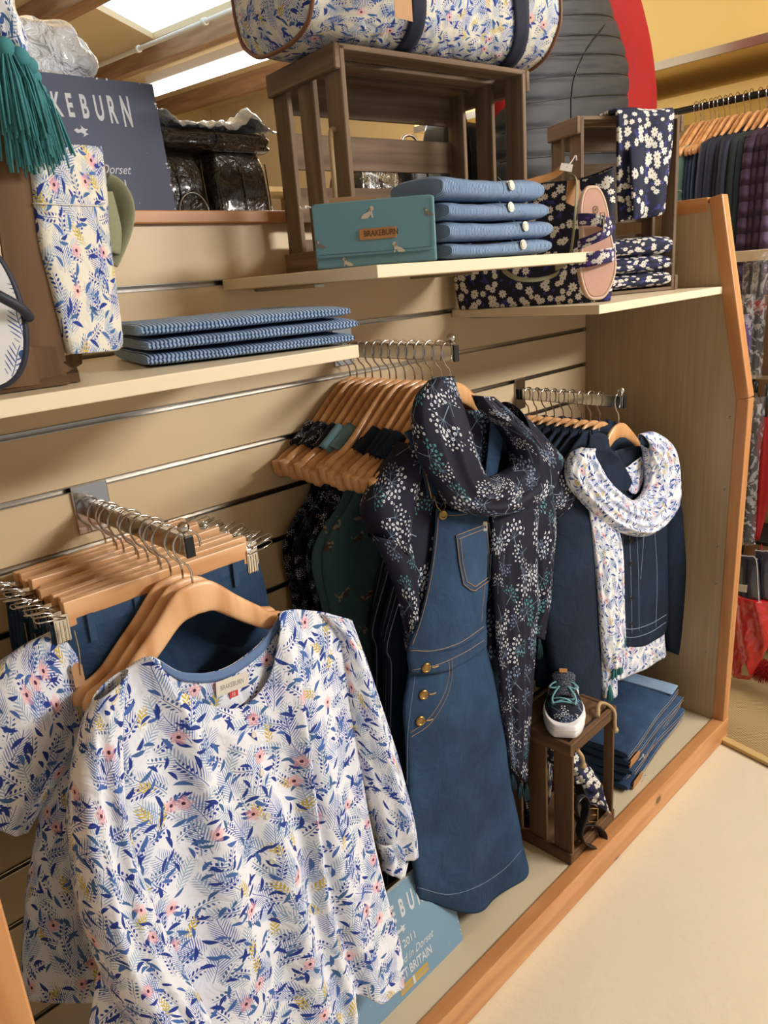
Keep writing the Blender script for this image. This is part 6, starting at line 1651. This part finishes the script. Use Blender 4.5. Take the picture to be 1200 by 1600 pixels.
nmz = {'teal': ('knitted_jumper', 'jumper', 'teal patterned knitted jumper on the far rail', 'teal jumpers on the far rail'), 'blue': ('wool_jacket', 'jacket', 'blue jacket on the far rail beside the teal jumpers', 'blue jackets on the far rail'), 'navy': ('padded_coat', 'coat', 'navy coat on the far rail', 'navy coats on the far rail'), 'green': ('padded_coat', 'coat', 'dark green coat on the far rail between navy and plum ones', 'green coats on the far rail'), 'plum': ('quilted_coat', 'coat', 'plum quilted coat on the far rail', 'plum coats on the far rail'), 'mauve': ('quilted_coat', 'coat', 'mauve quilted coat nearest on the far rail', 'mauve coats on the far rail')}
ordw = ['farthest', 'second farthest', 'third farthest', 'fourth farthest']
yy = 0.150; h20 = None; hk = 0
for c, n in seq:
    for i in range(n):
        nm_, ct_, lb, gp = nmz[c]; rx_ = 1.0+0.006*math.sin(hk*2.3)
        mk_coat(c, (rx_, yy, Zr), '%s of the %s under the bulkhead' % (ordw[i], gp) if n > 1 else lb, nm_, ct_, gp, 0.62 if c != 'plum' else 0.70, 1.0 if c in ('teal', 'blue') else 1.5)
        hl_ = 'wooden hanger of the %s %s on the far rail' % (ordw[i], gp.split(' on ')[0][:-1])
        if h20 is None: h20 = mk_h2((rx_, yy, Zr), hl_)
        else: dup(h20, (rx_, yy, Zr), None, hl_)
        if c == 'navy' and i == 0: coat_patch = (rx_, yy)
        yy -= 0.0165 if c in ('teal', 'blue') else 0.024
        hk += 1
    yy -= 0.004
# shield badge and stud on the first navy coat's sleeve
cx_, cy_ = coat_patch
pb = at(1141, 274, X=0.752)
nv0 = [o for o in bpy.data.objects if o.name.startswith('padded_coat')][0]
def child_world(mb, name, mat, par, solid=0):
    o = mb.build(name, mat, par, solid=solid); o.matrix_parent_inverse = Matrix.Translation(par.location).inverted(); return o
pp_ = at(1141, 274, Y=cy_-0.022)
sh = [(-0.016, 0.013), (-0.008, 0.016), (0, 0.017), (0.008, 0.016), (0.016, 0.013), (0.015, 0.002), (0.009, -0.010), (0, -0.018), (-0.009, -0.010), (-0.015, 0.002)]
child_world(MB().extrude([(a, b) for a, b in reversed(sh)][::-1], pp_, (0.93, -0.36, 0), (0, 0, 1), 0.003), 'shield_badge', M['leather'], nv0)
child_world(MB().extrude([(a*.74, b*.74) for a, b in sh], pp_+Vector((-0.0014, -0.0035, 0)), (0.93, -0.36, 0), (0, 0, 1), 0.002), 'badge_face', M['labelw'], nv0)
child_world(MB().ell(at(1138, 258, Y=cy_-0.022), (0.007, 0.004, 0.005)), 'stud', M['brass'], nv0)

# stand to the right of the end panel
SX = 0.40
def ax_(px, py, dx=0.0): return at(px, py, X=SX+dx)
def side(px0, py0, px1, py1, dx=0.0):
    a = ax_(px0, py0, dx); b = ax_(px1, py1, dx); return a, b
t = thing('display_stand', 'white and dark slatted side stand right of the end panel holding wrapped umbrellas', 'stand', (0.5, -0.45, 0))
MB().box((0.62, -0.62, 0.62), (0.03, 0.80, 1.24)).build('back_board', M['beamw'], t)
a, b_ = side(1140, 402, 1205, 392); MB().box((0.50, -0.60, a.z), (0.22, 0.72, 0.030)).build('upper_shelf', M['shelf'], t, bev=0.002)
a = ax_(1170, 590); MB().box((0.51, -0.60, a.z), (0.20, 0.72, 0.012)).build('middle_shelf', M['alu'], t)
a = ax_(1170, 848); MB().box((0.51, -0.60, a.z), (0.20, 0.72, 0.010)).build('lower_shelf', M['black'], t)
for yv in (-0.97, -0.25): MB().box((0.60, yv, 0.62), (0.03, 0.03, 1.24)).build('upright', M['black'], t)
base(t)
def umbrella(px, pyT, pyB, dx, label, mat, bands=True, r=0.016, wrap=True):
    a = ax_(px, pyT, dx); b = Vector((a.x, a.y, at(px, pyB, X=SX+dx).z)); t = thing('umbrella', label, 'umbrella', (b.x, b.y, b.z), 0, 'wrapped umbrellas on the side stand')
    L = a.z-b.z; R = []
    for i in range(21):
        f = i/20; rr_ = r*crv([(0.35,), (0.75,), (1.0,), (1.0,), (0.8,), (0.3,)], f)[0]
        R.append([Vector((math.cos(q)*rr_*(1+0.25*abs(math.sin(q*4))), math.sin(q)*rr_*(1+0.25*abs(math.sin(q*4))), L*0.8*f)) for q in [2*PI*k/32 for k in range(32)]])
    MB().loft(R).build('canopy', mat, t)
    MB().tube([(0, 0, L*0.78), (0, 0, L)], 0.006, 10).build('handle', M['black'], t)
    if bands: MB().tube([(0, 0, L*0.55), (0, 0, L*0.68)], 0.017, 16).build('red_band', M['red'], t)
    if wrap:
        R = [[Vector((math.cos(q)*(r*1.35+0.004*nz(q, i*.5, dx*9)), math.sin(q)*(r*1.35+0.004*nz(q+3, i*.5)), -0.01+(L*1.10+0.01)*i/16)) for q in [2*PI*k/24 for k in range(24)]] for i in range(17)]
        MB().loft(R, cap=False).build('clear_sleeve', M['clear'], t)
    return t
M['purple'] = plain('purple_satin', (88, 44, 132), 0.35, var=0.15, sc=40); M['camo'] = plain('camo_cloth', (84, 70, 54), 0.8, var=0.4, sc=60)
umbrella(1166, 470, 572, -0.03, 'purple umbrella in clear film nearest the end panel trim', M['purple'], False, 0.020)
umbrella(1174, 415, 585, 0.02, 'black umbrella with red band in clear film beside the purple one', M['black'])
umbrella(1190, 412, 585, -0.01, 'black umbrella with red band in clear film, farther from the trim', M['black'])
umbrella(1182, 596, 680, 0.00, 'brown mottled umbrella under the middle shelf of the side stand', M['camo'], False, 0.018, False)
umbrella(1180, 640, 846, -0.02, 'dark umbrella in long clear film on the lower shelf', M['blackl'], False, 0.020)
umbrella(1199, 600, 846, 0.00, 'red umbrella at the photo edge on the lower shelf', M['red'], False, 0.024, False)
a = ax_(1166, 850, -0.11); b_ = ax_(1200, 940, -0.11)
t = thing('wash_bag', 'shiny navy pouches with a white price tag hanging above the red satin stocking', 'pouch', (a.x, a.y, b_.z))
for k, (dx, x0, x1, y0, y1) in enumerate(((-0.09, 1176, 1212, 858, 948), (-0.11, 1152, 1190, 866, 945))):
    P = [at(x, y, X=SX+dx) for x, y in ((x0, y1), (x1, y1+12), (x1-6, y0+6), (x0+6, y0))]
    mb = MB(); mb.grid(lambda u, v: (P[0]*(1-u)+P[1]*u)*(1-v)+(P[3]*(1-u)+P[2]*u)*v+Vector((-0.012*math.sin(PI*u)*math.sin(PI*v), 0, 0)), 16, 16); pc_ = mb.build('pouch_panel', M['navyp'] if 'navyp' in M else crinkle('navy_gloss', (22, 28, 54), 0.25, 0.3, 0.004), t, solid=0.012)
    MB().tube(smooth([p+Vector((-0.014, 0, 0)) for p in (P[3], (P[3]+P[2])/2+Vector((0, 0, 0.004)), P[2], (P[2]+P[1])/2, P[1])], 20), 0.0012, 6).build('piping', M['labelw'], pc_)
pg = at(1154, 924, X=SX-0.135)
MB().extrude([(0, 0), (-0.024, 0.002), (-0.024, 0.026), (0, 0.024)], pg, (0, 1, 0), (0, 0, 1), 0.001).build('price_tag', M['labelw'], t)
MB().tube([at(1180, 850, X=SX-0.1), at(1180, 846, X=SX-0.02)], 0.002, 6).build('hook', M['chrome'], t)
base(t)
M['satin'] = crinkle('red_satin', (190, 18, 22), 0.35, 0.5, 0.01, sc=22)
t = thing('satin_stocking', 'red satin stocking with grey star patch and fluffy red trim above the mat', 'stocking', (0.3, -0.4, 0.3))
rows = [((1150, 925), (1205, 940)), ((1148, 960), (1206, 965)), ((1143, 1000), (1204, 1000)), ((1141, 1035), (1190, 1030)), ((1146, 1058), (1172, 1062))]
R3 = [(tuple(at(l[0], l[1], X=SX-0.10)), tuple(at(r[0], r[1], X=SX-0.10))) for l, r in rows]; rings = []
for j in range(51):
    q = j/50; l = Vector(crv([a for a, b in R3], q)); r = Vector(crv([b for a, b in R3], q)); c = (l+r)/2; hx = (r-l)/2; k_ = min(1, (1-q)*8+0.2)
    rings.append([c+hx*math.cos(a)+Vector((-0.030*k_, 0, 0))*math.sin(a)*(1+0.25*math.sin(a*6+q*9)+0.3*nz(a*3, q*9)) for a in [2*PI*k/40 for k in range(40)]])
MB().loft(rings, cap=True).build('satin_body', M['satin'], t)
pst = at(1162, 1048, X=SX-0.145)
MB().extrude([(0.006, -0.018), (-0.020, -0.012), (-0.012, 0.004), (-0.002, 0.030), (0.008, 0.010)], pst, (0, 1, 0), (0, 0, 1), 0.001).build('star_patch', M['alu'], t)
random.seed(5); mb = MB(); fc = at(1192, 1045, X=SX-0.07)
for k in range(700):
    d = Vector((random.gauss(0, 1), random.gauss(0, 1), random.gauss(0, 1))).normalized(); p = fc+Vector((d.x*0.02, d.y*0.030, d.z*0.024)); mb.tube([p, p+d*0.010+Vector((0, 0, -0.003)), p+d*0.018+Vector((0, 0, -0.008))], [0.0009, 0.0007, 0.0003], 3, cap=False)
mb.ell(fc, (0.022, 0.032, 0.026), 16, 12); mb.build('fluffy_trim', M['red'], t)
MB().tube([at(1190, 930, X=SX-0.09), at(1190, 850, X=SX-0.03)], 0.0015, 6).build('hanging_cord', M['red'], t)
base(t)
